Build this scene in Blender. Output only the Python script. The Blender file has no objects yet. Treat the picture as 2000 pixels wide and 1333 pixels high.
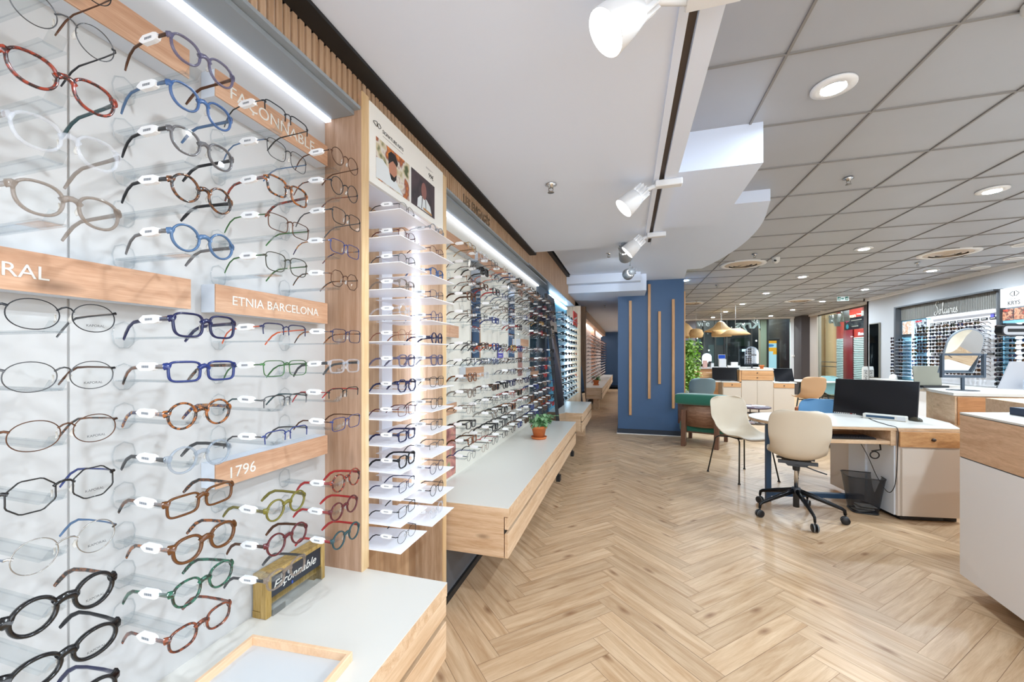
import bpy, bmesh, math, random
from math import sin, cos, pi, radians, sqrt, atan2
from mathutils import Vector, Matrix
R = random.Random(7)
C = bpy.context.scene.collection
sc = bpy.context.scene
EXPO = 0.45

# ------------------------------------------------------------------ materials
MATS = {}
def _new(name):
    m = bpy.data.materials.new(name); m.use_nodes = True
    nt = m.node_tree
    for n in list(nt.nodes): nt.nodes.remove(n)
    out = nt.nodes.new('ShaderNodeOutputMaterial')
    return m, nt, out
def hexc(h):
    h = h.lstrip('#'); v = [int(h[i:i+2], 16)/255 for i in (0, 2, 4)]
    return tuple((x/12.92 if x <= .04045 else ((x+.055)/1.055)**2.4) for x in v) + (1,)
def col(c): return hexc(c) if isinstance(c, str) else (tuple(c) + (1,))[:4]
def N(nt, t, **kw):
    n = nt.nodes.new(t)
    for k, v in kw.items():
        if k in n.inputs: n.inputs[k].default_value = v
        else: setattr(n, k, v)
    return n
def mat(name, c, rough=.5, metal=0., spec=.5, noise=0., nscale=30., bump=0., coat=0., trans=0., alpha=1., sheen=0.):
    if name in MATS: return MATS[name]
    m, nt, out = _new(name)
    b = N(nt, 'ShaderNodeBsdfPrincipled')
    b.inputs['Roughness'].default_value = rough; b.inputs['Metallic'].default_value = metal
    b.inputs['Specular IOR Level'].default_value = spec; b.inputs['Coat Weight'].default_value = coat
    b.inputs['Coat Roughness'].default_value = .05
    b.inputs['Transmission Weight'].default_value = trans; b.inputs['Alpha'].default_value = alpha
    b.inputs['Sheen Weight'].default_value = sheen
    b.inputs['Base Color'].default_value = col(c)
    tc = N(nt, 'ShaderNodeTexCoord'); nz = N(nt, 'ShaderNodeTexNoise')
    nz.inputs['Scale'].default_value = nscale; nz.inputs['Detail'].default_value = 4
    nt.links.new(tc.outputs['Object'], nz.inputs['Vector'])
    if noise > 0:
        r = N(nt, 'ShaderNodeValToRGB'); cc = col(c)
        r.color_ramp.elements[0].position = .3; r.color_ramp.elements[1].position = .7
        r.color_ramp.elements[0].color = tuple(x*(1-noise) for x in cc[:3]) + (1,)
        r.color_ramp.elements[1].color = tuple(min(1, x*(1+noise)) for x in cc[:3]) + (1,)
        nt.links.new(nz.outputs['Fac'], r.inputs['Fac']); nt.links.new(r.outputs['Color'], b.inputs['Base Color'])
    if bump > 0:
        bp = N(nt, 'ShaderNodeBump'); bp.inputs['Strength'].default_value = bump; bp.inputs['Distance'].default_value = .002
        nt.links.new(nz.outputs['Fac'], bp.inputs['Height']); nt.links.new(bp.outputs['Normal'], b.inputs['Normal'])
    nt.links.new(b.outputs[0], out.inputs[0]); MATS[name] = m; return m
def emis(name, c, s):
    if name in MATS: return MATS[name]
    m, nt, out = _new(name); e = N(nt, 'ShaderNodeEmission'); e.inputs[0].default_value = col(c); e.inputs[1].default_value = s
    nt.links.new(e.outputs[0], out.inputs[0]); MATS[name] = m; return m
def clear(name, tint='#ffffff', gloss=.12, haze=0., hazec='#ffffff', rough=.02):
    """thin architectural clear plastic / glass: transparent with a fresnel gloss"""
    if name in MATS: return MATS[name]
    m, nt, out = _new(name)
    t = N(nt, 'ShaderNodeBsdfTransparent'); t.inputs[0].default_value = col(tint)
    g = N(nt, 'ShaderNodeBsdfGlossy'); g.inputs['Roughness'].default_value = rough
    lw = N(nt, 'ShaderNodeLayerWeight'); lw.inputs[0].default_value = .5
    pw = N(nt, 'ShaderNodeMath', operation='POWER'); pw.inputs[1].default_value = 4.; nt.links.new(lw.outputs['Facing'], pw.inputs[0])
    cl = N(nt, 'ShaderNodeMath', operation='MULTIPLY_ADD'); cl.inputs[1].default_value = .6; cl.inputs[2].default_value = gloss*.5
    nt.links.new(pw.outputs[0], cl.inputs[0])
    mx = N(nt, 'ShaderNodeMixShader'); nt.links.new(cl.outputs[0], mx.inputs[0])
    nt.links.new(t.outputs[0], mx.inputs[1]); nt.links.new(g.outputs[0], mx.inputs[2])
    last = mx
    if haze > 0:
        d = N(nt, 'ShaderNodeBsdfDiffuse'); d.inputs[0].default_value = col(hazec)
        m2 = N(nt, 'ShaderNodeMixShader'); m2.inputs[0].default_value = haze
        nt.links.new(mx.outputs[0], m2.inputs[1]); nt.links.new(d.outputs[0], m2.inputs[2]); last = m2
    nt.links.new(last.outputs[0], out.inputs[0]); MATS[name] = m; return m
def wood(name, c1, c2, axis='z', rough=.45, stretch=14., scale=5., knots=0., boards=0., c3=None):
    """procedural timber; axis = grain direction in object space; boards = width of staves (m)"""
    if name in MATS: return MATS[name]
    m, nt, out = _new(name); L = nt.links.new
    b = N(nt, 'ShaderNodeBsdfPrincipled'); b.inputs['Roughness'].default_value = rough; b.inputs['Specular IOR Level'].default_value = .35
    tc = N(nt, 'ShaderNodeTexCoord'); mp = N(nt, 'ShaderNodeMapping')
    s = {'x': (1/stretch, 1, 1), 'y': (1, 1/stretch, 1), 'z': (1, 1, 1/stretch)}[axis]
    mp.inputs['Scale'].default_value = tuple(v*scale*6 for v in s)
    L(tc.outputs['Object'], mp.inputs['Vector'])
    n1 = N(nt, 'ShaderNodeTexNoise'); n1.inputs['Scale'].default_value = 1.; n1.inputs['Detail'].default_value = 6; n1.inputs['Roughness'].default_value = .65; n1.inputs['Distortion'].default_value = .6
    L(mp.outputs[0], n1.inputs['Vector'])
    mp2 = N(nt, 'ShaderNodeMapping'); mp2.inputs['Scale'].default_value = tuple(v*scale*60 for v in s); L(tc.outputs['Object'], mp2.inputs['Vector'])
    n2 = N(nt, 'ShaderNodeTexNoise'); n2.inputs['Scale'].default_value = 1.; n2.inputs['Detail'].default_value = 2; L(mp2.outputs[0], n2.inputs['Vector'])
    mixf = N(nt, 'ShaderNodeMath', operation='MULTIPLY_ADD'); mixf.inputs[1].default_value = .35; L(n2.outputs['Fac'], mixf.inputs[0])
    sub = N(nt, 'ShaderNodeMath', operation='MULTIPLY_ADD'); sub.inputs[1].default_value = 1.; sub.inputs[2].default_value = -.17; L(n1.outputs['Fac'], sub.inputs[0]); L(sub.outputs[0], mixf.inputs[2])
    r = N(nt, 'ShaderNodeValToRGB'); r.color_ramp.elements[0].position = .36; r.color_ramp.elements[1].position = .66
    r.color_ramp.elements[0].color = col(c2); r.color_ramp.elements[1].color = col(c1)
    L(mixf.outputs[0], r.inputs['Fac']); last = r.outputs['Color']
    if knots > 0:
        mp3 = N(nt, 'ShaderNodeMapping'); k = {'x': (.35, 1, 1), 'y': (1, .35, 1), 'z': (1, 1, .35)}[axis]
        mp3.inputs['Scale'].default_value = tuple(v*8 for v in k); L(tc.outputs['Object'], mp3.inputs['Vector'])
        vo = N(nt, 'ShaderNodeTexVoronoi'); vo.inputs['Scale'].default_value = 1.; L(mp3.outputs[0], vo.inputs['Vector'])
        kr = N(nt, 'ShaderNodeValToRGB'); kr.color_ramp.elements[0].position = .03; kr.color_ramp.elements[0].color = (1, 1, 1, 1)
        kr.color_ramp.elements[1].position = .13; kr.color_ramp.elements[1].color = (0, 0, 0, 1); L(vo.outputs['Distance'], kr.inputs['Fac'])
        mu = N(nt, 'ShaderNodeMath', operation='MULTIPLY'); mu.inputs[1].default_value = knots; L(kr.outputs['Color'], mu.inputs[0])
        mx = N(nt, 'ShaderNodeMix', data_type='RGBA'); mx.inputs['B'].default_value = tuple(v*.45 for v in col(c2)[:3]) + (1,)
        L(mu.outputs[0], mx.inputs['Factor']); L(last, mx.inputs['A']); last = mx.outputs['Result']
    if boards > 0:
        sp = N(nt, 'ShaderNodeSeparateXYZ'); L(tc.outputs['Object'], sp.inputs[0])
        dv = N(nt, 'ShaderNodeMath', operation='DIVIDE'); dv.inputs[1].default_value = boards
        L(sp.outputs[{'z': 'Y', 'y': 'Z', 'x': 'Z'}[axis]], dv.inputs[0])
        fl = N(nt, 'ShaderNodeMath', operation='FLOOR'); L(dv.outputs[0], fl.inputs[0])
        wn = N(nt, 'ShaderNodeTexWhiteNoise', noise_dimensions='1D'); L(fl.outputs[0], wn.inputs['W'])
        mx = N(nt, 'ShaderNodeMix', data_type='RGBA'); mx.inputs['B'].default_value = col(c3 or c2)
        mu = N(nt, 'ShaderNodeMath', operation='MULTIPLY'); mu.inputs[1].default_value = .75; L(wn.outputs['Value'], mu.inputs[0])
        L(mu.outputs[0], mx.inputs['Factor']); L(last, mx.inputs['A']); last = mx.outputs['Result']
    L(last, b.inputs['Base Color'])
    bp = N(nt, 'ShaderNodeBump'); bp.inputs['Strength'].default_value = .08; bp.inputs['Distance'].default_value = .001
    L(n2.outputs['Fac'], bp.inputs['Height']); L(bp.outputs['Normal'], b.inputs['Normal'])
    L(b.outputs[0], out.inputs[0]); MATS[name] = m; return m
def tortoise(name, c1, c2, scale=140., alpha=1.):
    if name in MATS: return MATS[name]
    m, nt, out = _new(name); L = nt.links.new
    b = N(nt, 'ShaderNodeBsdfPrincipled'); b.inputs['Roughness'].default_value = .18; b.inputs['Coat Weight'].default_value = .6; b.inputs['Alpha'].default_value = alpha
    tc = N(nt, 'ShaderNodeTexCoord'); n1 = N(nt, 'ShaderNodeTexNoise'); n1.inputs['Scale'].default_value = scale; n1.inputs['Detail'].default_value = 3
    L(tc.outputs['Object'], n1.inputs['Vector']); r = N(nt, 'ShaderNodeValToRGB')
    r.color_ramp.elements[0].position = .44; r.color_ramp.elements[1].position = .56
    r.color_ramp.elements[0].color = col(c1); r.color_ramp.elements[1].color = col(c2)
    L(n1.outputs['Fac'], r.inputs['Fac']); L(r.outputs['Color'], b.inputs['Base Color']); L(b.outputs[0], out.inputs[0]); MATS[name] = m; return m
def picture(name, stops, scale=3., seed=0., detail=2., emit=0.):
    """blurred photographic print: soft blotches of the photo's colours"""
    if name in MATS: return MATS[name]
    m, nt, out = _new(name); L = nt.links.new
    b = N(nt, 'ShaderNodeBsdfPrincipled'); b.inputs['Roughness'].default_value = .5
    tc = N(nt, 'ShaderNodeTexCoord'); mp = N(nt, 'ShaderNodeMapping'); mp.inputs['Location'].default_value = (seed, seed*1.7, seed*.3); L(tc.outputs['Object'], mp.inputs['Vector'])
    n1 = N(nt, 'ShaderNodeTexNoise'); n1.inputs['Scale'].default_value = scale; n1.inputs['Detail'].default_value = detail; L(mp.outputs[0], n1.inputs['Vector'])
    r = N(nt, 'ShaderNodeValToRGB')
    while len(r.color_ramp.elements) < len(stops): r.color_ramp.elements.new(.5)
    for i, c in enumerate(stops):
        e = r.color_ramp.elements[i]; e.position = .3 + .4*i/max(1, len(stops)-1); e.color = col(c)
    L(n1.outputs['Fac'], r.inputs['Fac']); L(r.outputs['Color'], b.inputs['Base Color'])
    if emit:
        L(r.outputs['Color'], b.inputs['Emission Color']); b.inputs['Emission Strength'].default_value = emit
    L(b.outputs[0], out.inputs[0]); MATS[name] = m; return m

# ------------------------------------------------------------------ mesh builder
class MB:
    def __init__(s): s.v = []; s.f = []; s.m = []; s.sm = []
    def add(s, vs, fs, mi=0, smooth=False):
        o = len(s.v); s.v += [tuple(v) for v in vs]
        for f in fs: s.f.append([i+o for i in f]); s.m.append(mi); s.sm.append(smooth)
        return s
    def box(s, x0, x1, y0, y1, z0, z1, mi=0, M=None, bev=0.):
        if x0 > x1: x0, x1 = x1, x0
        if y0 > y1: y0, y1 = y1, y0
        if z0 > z1: z0, z1 = z1, z0
        if bev > 0:
            b = min(bev, (x1-x0)*.45, (y1-y0)*.45, (z1-z0)*.45)
            # chamfered box: 24 vertices
            vs = []; idx = {}
            for i, (X, sx) in enumerate(((x0, 1), (x1, -1))):
                for j, (Y, sy) in enumerate(((y0, 1), (y1, -1))):
                    for k, (Z, sz) in enumerate(((z0, 1), (z1, -1))):
                        idx[i, j, k, 'x'] = len(vs); vs.append((X, Y+sy*b, Z+sz*b))
                        idx[i, j, k, 'y'] = len(vs); vs.append((X+sx*b, Y, Z+sz*b))
                        idx[i, j, k, 'z'] = len(vs); vs.append((X+sx*b, Y+sy*b, Z))
            F = []
            g = idx
            for i in (0, 1):
                q = [g[i, 0, 0, 'x'], g[i, 1, 0, 'x'], g[i, 1, 1, 'x'], g[i, 0, 1, 'x']]; F.append(q if i else q[::-1])
                q = [g[0, i, 0, 'y'], g[0, i, 1, 'y'], g[1, i, 1, 'y'], g[1, i, 0, 'y']]; F.append(q if i else q[::-1])
                q = [g[0, 0, i, 'z'], g[1, 0, i, 'z'], g[1, 1, i, 'z'], g[0, 1, i, 'z']]; F.append(q if i else q[::-1])
            for a in (0, 1):
                for c in (0, 1):
                    F.append([g[0, a, c, 'y'], g[1, a, c, 'y'], g[1, a, c, 'z'], g[0, a, c, 'z']])
                    F.append([g[a, 0, c, 'x'], g[a, 1, c, 'x'], g[a, 1, c, 'z'], g[a, 0, c, 'z']])
                    F.append([g[a, c, 0, 'x'], g[a, c, 1, 'x'], g[a, c, 1, 'y'], g[a, c, 0, 'y']])
            for i in (0, 1):
                for j in (0, 1):
                    for k in (0, 1): F.append([g[i, j, k, 'x'], g[i, j, k, 'y'], g[i, j, k, 'z']])
        else:
            vs = [(x0, y0, z0), (x1, y0, z0), (x1, y1, z0), (x0, y1, z0), (x0, y0, z1), (x1, y0, z1), (x1, y1, z1), (x0, y1, z1)]
            F = [(0, 3, 2, 1), (4, 5, 6, 7), (0, 1, 5, 4), (1, 2, 6, 5), (2, 3, 7, 6), (3, 0, 4, 7)]
        if M is not None: vs = [tuple(M @ Vector(v)) for v in vs]
        return s.add(vs, F, mi)
    def prism(s, pts, z0, z1, mi=0, M=None, smooth=False, axis='z'):
        """extrude a 2-D outline"""
        n = len(pts)
        def P(p, z):
            if axis == 'z': return (p[0], p[1], z)
            if axis == 'x': return (z, p[0], p[1])
            return (p[0], z, p[1])
        vs = [P(p, z0) for p in pts] + [P(p, z1) for p in pts]
        if M is not None: vs = [tuple(M @ Vector(v)) for v in vs]
        s.add(vs, [list(range(n))[::-1], [n+i for i in range(n)]], mi, False)
        o = len(s.v) - 2*n
        for i in range(n):
            j = (i+1) % n
            s.f.append([o+i, o+j, o+n+j, o+n+i]); s.m.append(mi); s.sm.append(smooth)
        return s
    def tube(s, pts, r, seg=8, mi=0, closed=False, cap=True, flat=None, up=None):
        """tube along a path; r float or list; flat=(a,b) multiplies the two cross axes"""
        P = [Vector(p) for p in pts]; n = len(P)
        rs = r if isinstance(r, (list, tuple)) else [r]*n
        vs = []; upv = Vector(up) if up else None; prev = None
        for i in range(n):
            if closed: t = P[(i+1) % n] - P[i-1]
            else: t = P[min(i+1, n-1)] - P[max(i-1, 0)]
            if t.length < 1e-9: t = Vector((0, 0, 1))
            t.normalize()
            if upv is not None: a = upv - t*upv.dot(t)
            elif prev is not None: a = prev - t*prev.dot(t)
            else:
                a = Vector((0, 0, 1)) - t*t.z
                if a.length < .1: a = Vector((1, 0, 0)) - t*t.x
            if a.length < 1e-6: a = t.orthogonal()
            a.normalize(); prev = a; b = t.cross(a)
            fa, fb = flat or (1, 1)
            for k in range(seg):
                w = 2*pi*k/seg
                vs.append(tuple(P[i] + a*(cos(w)*rs[i]*fa) + b*(sin(w)*rs[i]*fb)))
        F = []
        for i in range(n if closed else n-1):
            j = (i+1) % n
            for k in range(seg):
                l = (k+1) % seg
                F.append([i*seg+k, j*seg+k, j*seg+l, i*seg+l][::-1])
        if cap and not closed:
            F.append([k for k in range(seg)]); F.append([(n-1)*seg+k for k in range(seg)][::-1])
        return s.add(vs, F, mi, True)
    def lathe(s, prof, seg=24, mi=0, M=None, smooth=True):
        n = len(prof); vs = []
        for (r, z) in prof:
            for k in range(seg): vs.append((r*cos(2*pi*k/seg), r*sin(2*pi*k/seg), z))
        if M is not None: vs = [tuple(M @ Vector(v)) for v in vs]
        F = []
        for i in range(n-1):
            for k in range(seg):
                l = (k+1) % seg; F.append([i*seg+k, i*seg+l, (i+1)*seg+l, (i+1)*seg+k])
        return s.add(vs, F, mi, smooth)
    def grid(s, G, mi=0, smooth=True, thick=0.):
        """quad grid of points G[i][j]"""
        a, b = len(G), len(G[0]); vs = [tuple(p) for row in G for p in row]
        F = [[i*b+j, (i+1)*b+j, (i+1)*b+j+1, i*b+j+1] for i in range(a-1) for j in range(b-1)]
        return s.add(vs, F, mi, smooth)
    def disc(s, c, r, seg=24, mi=0, M=None, ax='z'):
        vs = [(c[0]+r*cos(2*pi*k/seg), c[1]+r*sin(2*pi*k/seg), c[2]) for k in range(seg)]
        if M is not None: vs = [tuple(M @ Vector(v)) for v in vs]
        return s.add(vs, [list(range(seg))], mi)
    def mesh(s, name, inv=None):
        me = bpy.data.meshes.new(name)
        vs = s.v if inv is None else [tuple(inv @ Vector(v)) for v in s.v]
        me.from_pydata(vs, [], s.f)
        me.polygons.foreach_set('material_index', s.m); me.polygons.foreach_set('use_smooth', s.sm)
        me.update(); return me

ROOTM = {}
def emp(name, label=None, cat=None, loc=(0, 0, 0), rz=0., group=None):
    o = bpy.data.objects.new(name, None); C.objects.link(o); o.location = loc; o.rotation_euler = (0, 0, rz)
    o.empty_display_size = .05
    if label: o['label'] = label
    if cat: o['category'] = cat
    if group: o['group'] = group
    ROOTM[o.name] = (Matrix.Translation(loc) @ Matrix.Rotation(rz, 4, 'Z')).inverted()
    return o
def put(name, mb, mats, parent=None, world=True, label=None, cat=None, group=None, kind=None, fixn=True):
    """link ONE mesh object; with world=True the coordinates are the room's even when it has a parent"""
    inv = None
    if parent is not None and world:
        inv = ROOTM[parent.name]
    if fixn:
        pass
    me = mb.mesh(name, inv)
    if fixn:
        bm = bmesh.new(); bm.from_mesh(me); bmesh.ops.recalc_face_normals(bm, faces=bm.faces); bm.to_mesh(me); bm.free()
    o = bpy.data.objects.new(name, me); C.objects.link(o)
    for m in (mats if isinstance(mats, (list, tuple)) else [mats]): me.materials.append(m)
    if parent is not None:
        o.parent = parent; ROOTM[o.name] = ROOTM[parent.name]
    else: ROOTM[o.name] = Matrix.Identity(4)
    if label: o['label'] = label
    if cat: o['category'] = cat
    if group: o['group'] = group
    if kind: o['kind'] = kind
    return o
def struct(name, mb, mats, fixn=True): return put(name, mb, mats, kind='structure', fixn=fixn)
def text(name, body, size, loc, rot, m, parent=None, ext=.0015, align='LEFT', sx=1., label=None, shear=0., off=0.):
    """lettering as a mesh: loc/rot in room space"""
    cu = bpy.data.curves.new(name, 'FONT'); cu.body = body; cu.size = size; cu.extrude = ext; cu.align_x = align; cu.align_y = 'BOTTOM_BASELINE'
    cu.resolution_u = 3; cu.shear = shear; cu.offset = off
    o = bpy.data.objects.new(name + '_src', cu); C.objects.link(o)
    dg = bpy.context.evaluated_depsgraph_get(); me = bpy.data.meshes.new_from_object(o.evaluated_get(dg))
    bpy.data.objects.remove(o); bpy.data.curves.remove(cu)
    M = Matrix.Translation(loc) @ rot.to_4x4() @ Matrix.Diagonal((sx, 1, 1, 1))
    if parent is not None: M = ROOTM[parent.name] @ M
    me.transform(M); me.name = name
    me.materials.clear(); me.materials.append(m)
    ob = bpy.data.objects.new(name, me); C.objects.link(ob)
    if parent is not None: ob.parent = parent; ROOTM[ob.name] = ROOTM[parent.name]
    if label: ob['label'] = label
    return ob
def basis(x, y):
    """rotation whose local x, y axes lie along the given room directions"""
    x = Vector(x).normalized(); y = Vector(y); y = (y - x*y.dot(x)).normalized(); z = x.cross(y)
    return Matrix((x, y, z)).transposed()
RW = basis((0, 1, 0), (0, 0, 1))     # on the left wall, facing +X, reading towards the far end
def copy_tree(o, parent=None):
    c = o.copy(); C.objects.link(c)
    if parent is not None: c.parent = parent
    for ch in o.children: copy_tree(ch, c)
    return c
ORD = ['top', 'second', 'third', 'fourth', 'fifth', 'sixth', 'seventh', 'eighth', 'ninth', 'tenth', 'eleventh', 'twelfth', 'thirteenth', 'fourteenth', 'fifteenth', 'sixteenth']
ORD1 = ['first'] + ORD[1:]

# palette
WHITE = mat('white_laminate', '#d9d6cf', .35)
WPAINT = mat('white_paint', '#e4e4e4', .6)
PANEL = mat('white_display_panel', '#bebdbc', .5)
PANELF = mat('cream_display_panel', '#dad6cb', .5)
OAK = wood('oak_cabinet', '#dcbf9f', '#c4a07c', 'y', knots=.6)
OAKX = wood('oak_cabinet_x', '#dcbf9f', '#c19c78', 'x', knots=.7)
OAKZ = wood('oak_upright', '#cdb196', '#ac8e70', 'z', stretch=20)
OAKE = wood('oak_edge', '#e0c49c', '#cfae80', 'z', stretch=20)
OAKEY = wood('oak_edge_y', '#cfb088', '#b7956c', 'y', stretch=20)
SIGNW = wood('sign_wood', '#cfa88b', '#b58a6c', 'y', knots=.9)
SLATW = wood('slat_wood', '#c4a68a', '#ab8a6c', 'z', stretch=20)
PALE = wood('pale_beech', '#ecc9a6', '#dfb690', 'y', scale=3)
BACKW = wood('tower_back_wood', '#cba986', '#b08c6a', 'z', boards=.11, c3='#8a684c')
BLACK = mat('black_paint', '#0b0b0c', .5)
DARKG = mat('dark_grey_metal', '#3a3d42', .4, .3)
GREYM = mat('grey_profile', '#9aa3aa', .4, .2)
NAVY = mat('navy_paint', '#35567c', .5)
NAVYD = mat('navy_dark', '#1c2838', .5)
CHROME = mat('chrome', '#d8d8d8', .12, 1.)
MIRROR = mat('mirror_glass', '#e8ecee', .02, 1.)
LED = emis('led_strip', '#e8f0ff', 1.7)
SHELFW = mat('shelf_white_metal', '#eef0f6', .35)
ACR = clear('clear_acrylic', '#f7f9fa', .10)
GREYK = mat('plinth_grey', '#56585c', .6)  # even grey of the plinths under counters and cabinets
# ------------------------------------------------------------------ floor: real herringbone planks
def make_floor():
    w = .106; Ln = 6; base = (-.531, 1.646); SX = 1.015
    gap = .0009
    me_v, me_f, uv, rnd = [], [], [], []
    def to_room(a, b): return (base[0] + SX*(a-b)*w/sqrt(2), base[1] + (a+b)*w/sqrt(2))
    X0, X1, Y0, Y1 = -1.35, 6.6, -2.9, 18.3
    rr = random.Random(3)
    for k in range(-120, 170):
        for st in range(-12, 13):
            for fam in (0, 1):
                if fam == 0: a0, a1, b0, b1 = k+2*Ln*st, k+Ln+2*Ln*st, k, k+1
                else: a0, a1, b0, b1 = k-1+2*Ln*st, k+2*Ln*st, k, k+Ln
                cx, cy = to_room((a0+a1)/2, (b0+b1)/2)
                if cx < X0-.3 or cx > X1+.3 or cy < Y0-.3 or cy > Y1+.3: continue
                g = gap/w
                q = [(a0+g, b0+g), (a1-g, b0+g), (a1-g, b1-g), (a0+g, b1-g)]
                o = len(me_v)
                me_v += [to_room(*p) + (0.,) for p in q]
                me_f.append((o, o+1, o+2, o+3))
                ou, ov = rr.uniform(0, 60), rr.uniform(0, 60)
                Lm, Wm = Ln*w, w
                if fam == 0: uv += [(ou, ov), (ou+Lm, ov), (ou+Lm, ov+Wm), (ou, ov+Wm)]
                else: uv += [(ou, ov), (ou, ov+Wm), (ou+Lm, ov+Wm), (ou+Lm, ov)]
                rnd.append(rr.random())
    n = len(me_v); me_v += [(X0-1, Y0-1, -.0012), (X1+1, Y0-1, -.0012), (X1+1, Y1+1, -.0012), (X0-1, Y1+1, -.0012)]
    me_f.append((n, n+1, n+2, n+3)); uv += [(0, 0)]*4; rnd.append(0)
    me = bpy.data.meshes.new('floor'); me.from_pydata(me_v, [], me_f)
    ul = me.uv_layers.new(name='UVMap'); ul.data.foreach_set('uv', [c for p in uv for c in p])
    at = me.attributes.new('plank', 'FLOAT', 'FACE'); at.data.foreach_set('value', rnd)
    me.polygons[len(me_f)-1].material_index = 1
    o = bpy.data.objects.new('floor', me); C.objects.link(o); o['kind'] = 'structure'
    m, nt, out = _new('herringbone_oak'); L = nt.links.new
    b = N(nt, 'ShaderNodeBsdfPrincipled'); b.inputs['Roughness'].default_value = .36; b.inputs['Specular IOR Level'].default_value = .4
    uvn = N(nt, 'ShaderNodeUVMap'); uvn.uv_map = 'UVMap'
    mp = N(nt, 'ShaderNodeMapping'); mp.inputs['Scale'].default_value = (2.2, 26, 1); L(uvn.outputs[0], mp.inputs[0])
    n1 = N(nt, 'ShaderNodeTexNoise'); n1.inputs['Scale'].default_value = 1.; n1.inputs['Detail'].default_value = 6; n1.inputs['Roughness'].default_value = .6; n1.inputs['Distortion'].default_value = .8; L(mp.outputs[0], n1.inputs['Vector'])
    mp2 = N(nt, 'ShaderNodeMapping'); mp2.inputs['Scale'].default_value = (16, 300, 1); L(uvn.outputs[0], mp2.inputs[0])
    n2 = N(nt, 'ShaderNodeTexNoise'); n2.inputs['Scale'].default_value = 1.; n2.inputs['Detail'].default_value = 2; L(mp2.outputs[0], n2.inputs['Vector'])
    r = N(nt, 'ShaderNodeValToRGB'); r.color_ramp.elements[0].position = .28; r.color_ramp.elements[1].position = .68
    r.color_ramp.elements[0].color = col('#b08c67'); r.color_ramp.elements[1].color = col('#d6ba99')
    ad = N(nt, 'ShaderNodeMath', operation='MULTIPLY_ADD'); ad.inputs[1].default_value = .22; L(n2.outputs['Fac'], ad.inputs[0])
    s2 = N(nt, 'ShaderNodeMath', operation='SUBTRACT'); s2.inputs[1].default_value = .11; L(n1.outputs['Fac'], s2.inputs[0]); L(s2.outputs[0], ad.inputs[2])
    L(ad.outputs[0], r.inputs['Fac'])
    att = N(nt, 'ShaderNodeAttribute'); att.attribute_name = 'plank'
    hr = N(nt, 'ShaderNodeValToRGB'); hr.color_ramp.elements[0].color = (.90, .885, .87, 1); hr.color_ramp.elements[1].color = (1.08, 1.07, 1.06, 1); L(att.outputs['Fac'], hr.inputs['Fac'])
    mu = N(nt, 'ShaderNodeMix', data_type='RGBA', blend_type='MULTIPLY'); mu.inputs['Factor'].default_value = 1.; L(r.outputs['Color'], mu.inputs['A']); L(hr.outputs['Color'], mu.inputs['B'])
    # knots
    mp3 = N(nt, 'ShaderNodeMapping'); mp3.inputs['Scale'].default_value = (2.6, 6.5, 1); L(uvn.outputs[0], mp3.inputs[0])
    vo = N(nt, 'ShaderNodeTexVoronoi', voronoi_dimensions='2D'); vo.inputs['Scale'].default_value = 1.; L(mp3.outputs[0], vo.inputs['Vector'])
    kr = N(nt, 'ShaderNodeValToRGB'); kr.color_ramp.elements[0].position = .02; kr.color_ramp.elements[0].color = (.75, .75, .75, 1); kr.color_ramp.elements[1].position = .14; kr.color_ramp.elements[1].color = (0, 0, 0, 1); L(vo.outputs['Distance'], kr.inputs['Fac'])
    rv = N(nt, 'ShaderNodeSeparateColor'); L(vo.outputs['Color'], rv.inputs[0])
    gt = N(nt, 'ShaderNodeMath', operation='GREATER_THAN'); gt.inputs[1].default_value = .72; L(rv.outputs[0], gt.inputs[0])
    km = N(nt, 'ShaderNodeMath', operation='MULTIPLY'); L(kr.outputs['Color'], km.inputs[0]); L(gt.outputs[0], km.inputs[1])
    mk = N(nt, 'ShaderNodeMix', data_type='RGBA'); mk.inputs['B'].default_value = col('#7d5536'); L(km.outputs[0], mk.inputs['Factor']); L(mu.outputs['Result'], mk.inputs['A'])
    L(mk.outputs['Result'], b.inputs['Base Color']); L(b.outputs[0], out.inputs[0])
    me.materials.append(m); me.materials.append(mat('floor_joint', '#94755a', .8))
make_floor()

# ------------------------------------------------------------------ ceiling
CZ = 2.64
TILE = mat('ceiling_tile_metal', '#a9abb0', .42, .1, noise=.02, nscale=3)
CGRID = mat('ceiling_grid_profile', '#8a8682', .5, .2)
b = MB(); b.box(-1.35, 5.85, -2.9, 16.2, CZ+.006, CZ+.08); struct('ceiling', b, TILE)
b = MB(); T = .607
x = .683 - 4*T
while x < 5.8:
    b.box(x-.0055, x+.0055, -2.9, 16., CZ-.002, CZ+.01); x += T
y = 2.65 - 9*T
while y < 16.:
    b.box(-1.3, 5.8, y-.0045, y+.0045, CZ-.0025, CZ+.01); y += T
struct('ceiling_trim_grid', b, CGRID)
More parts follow.
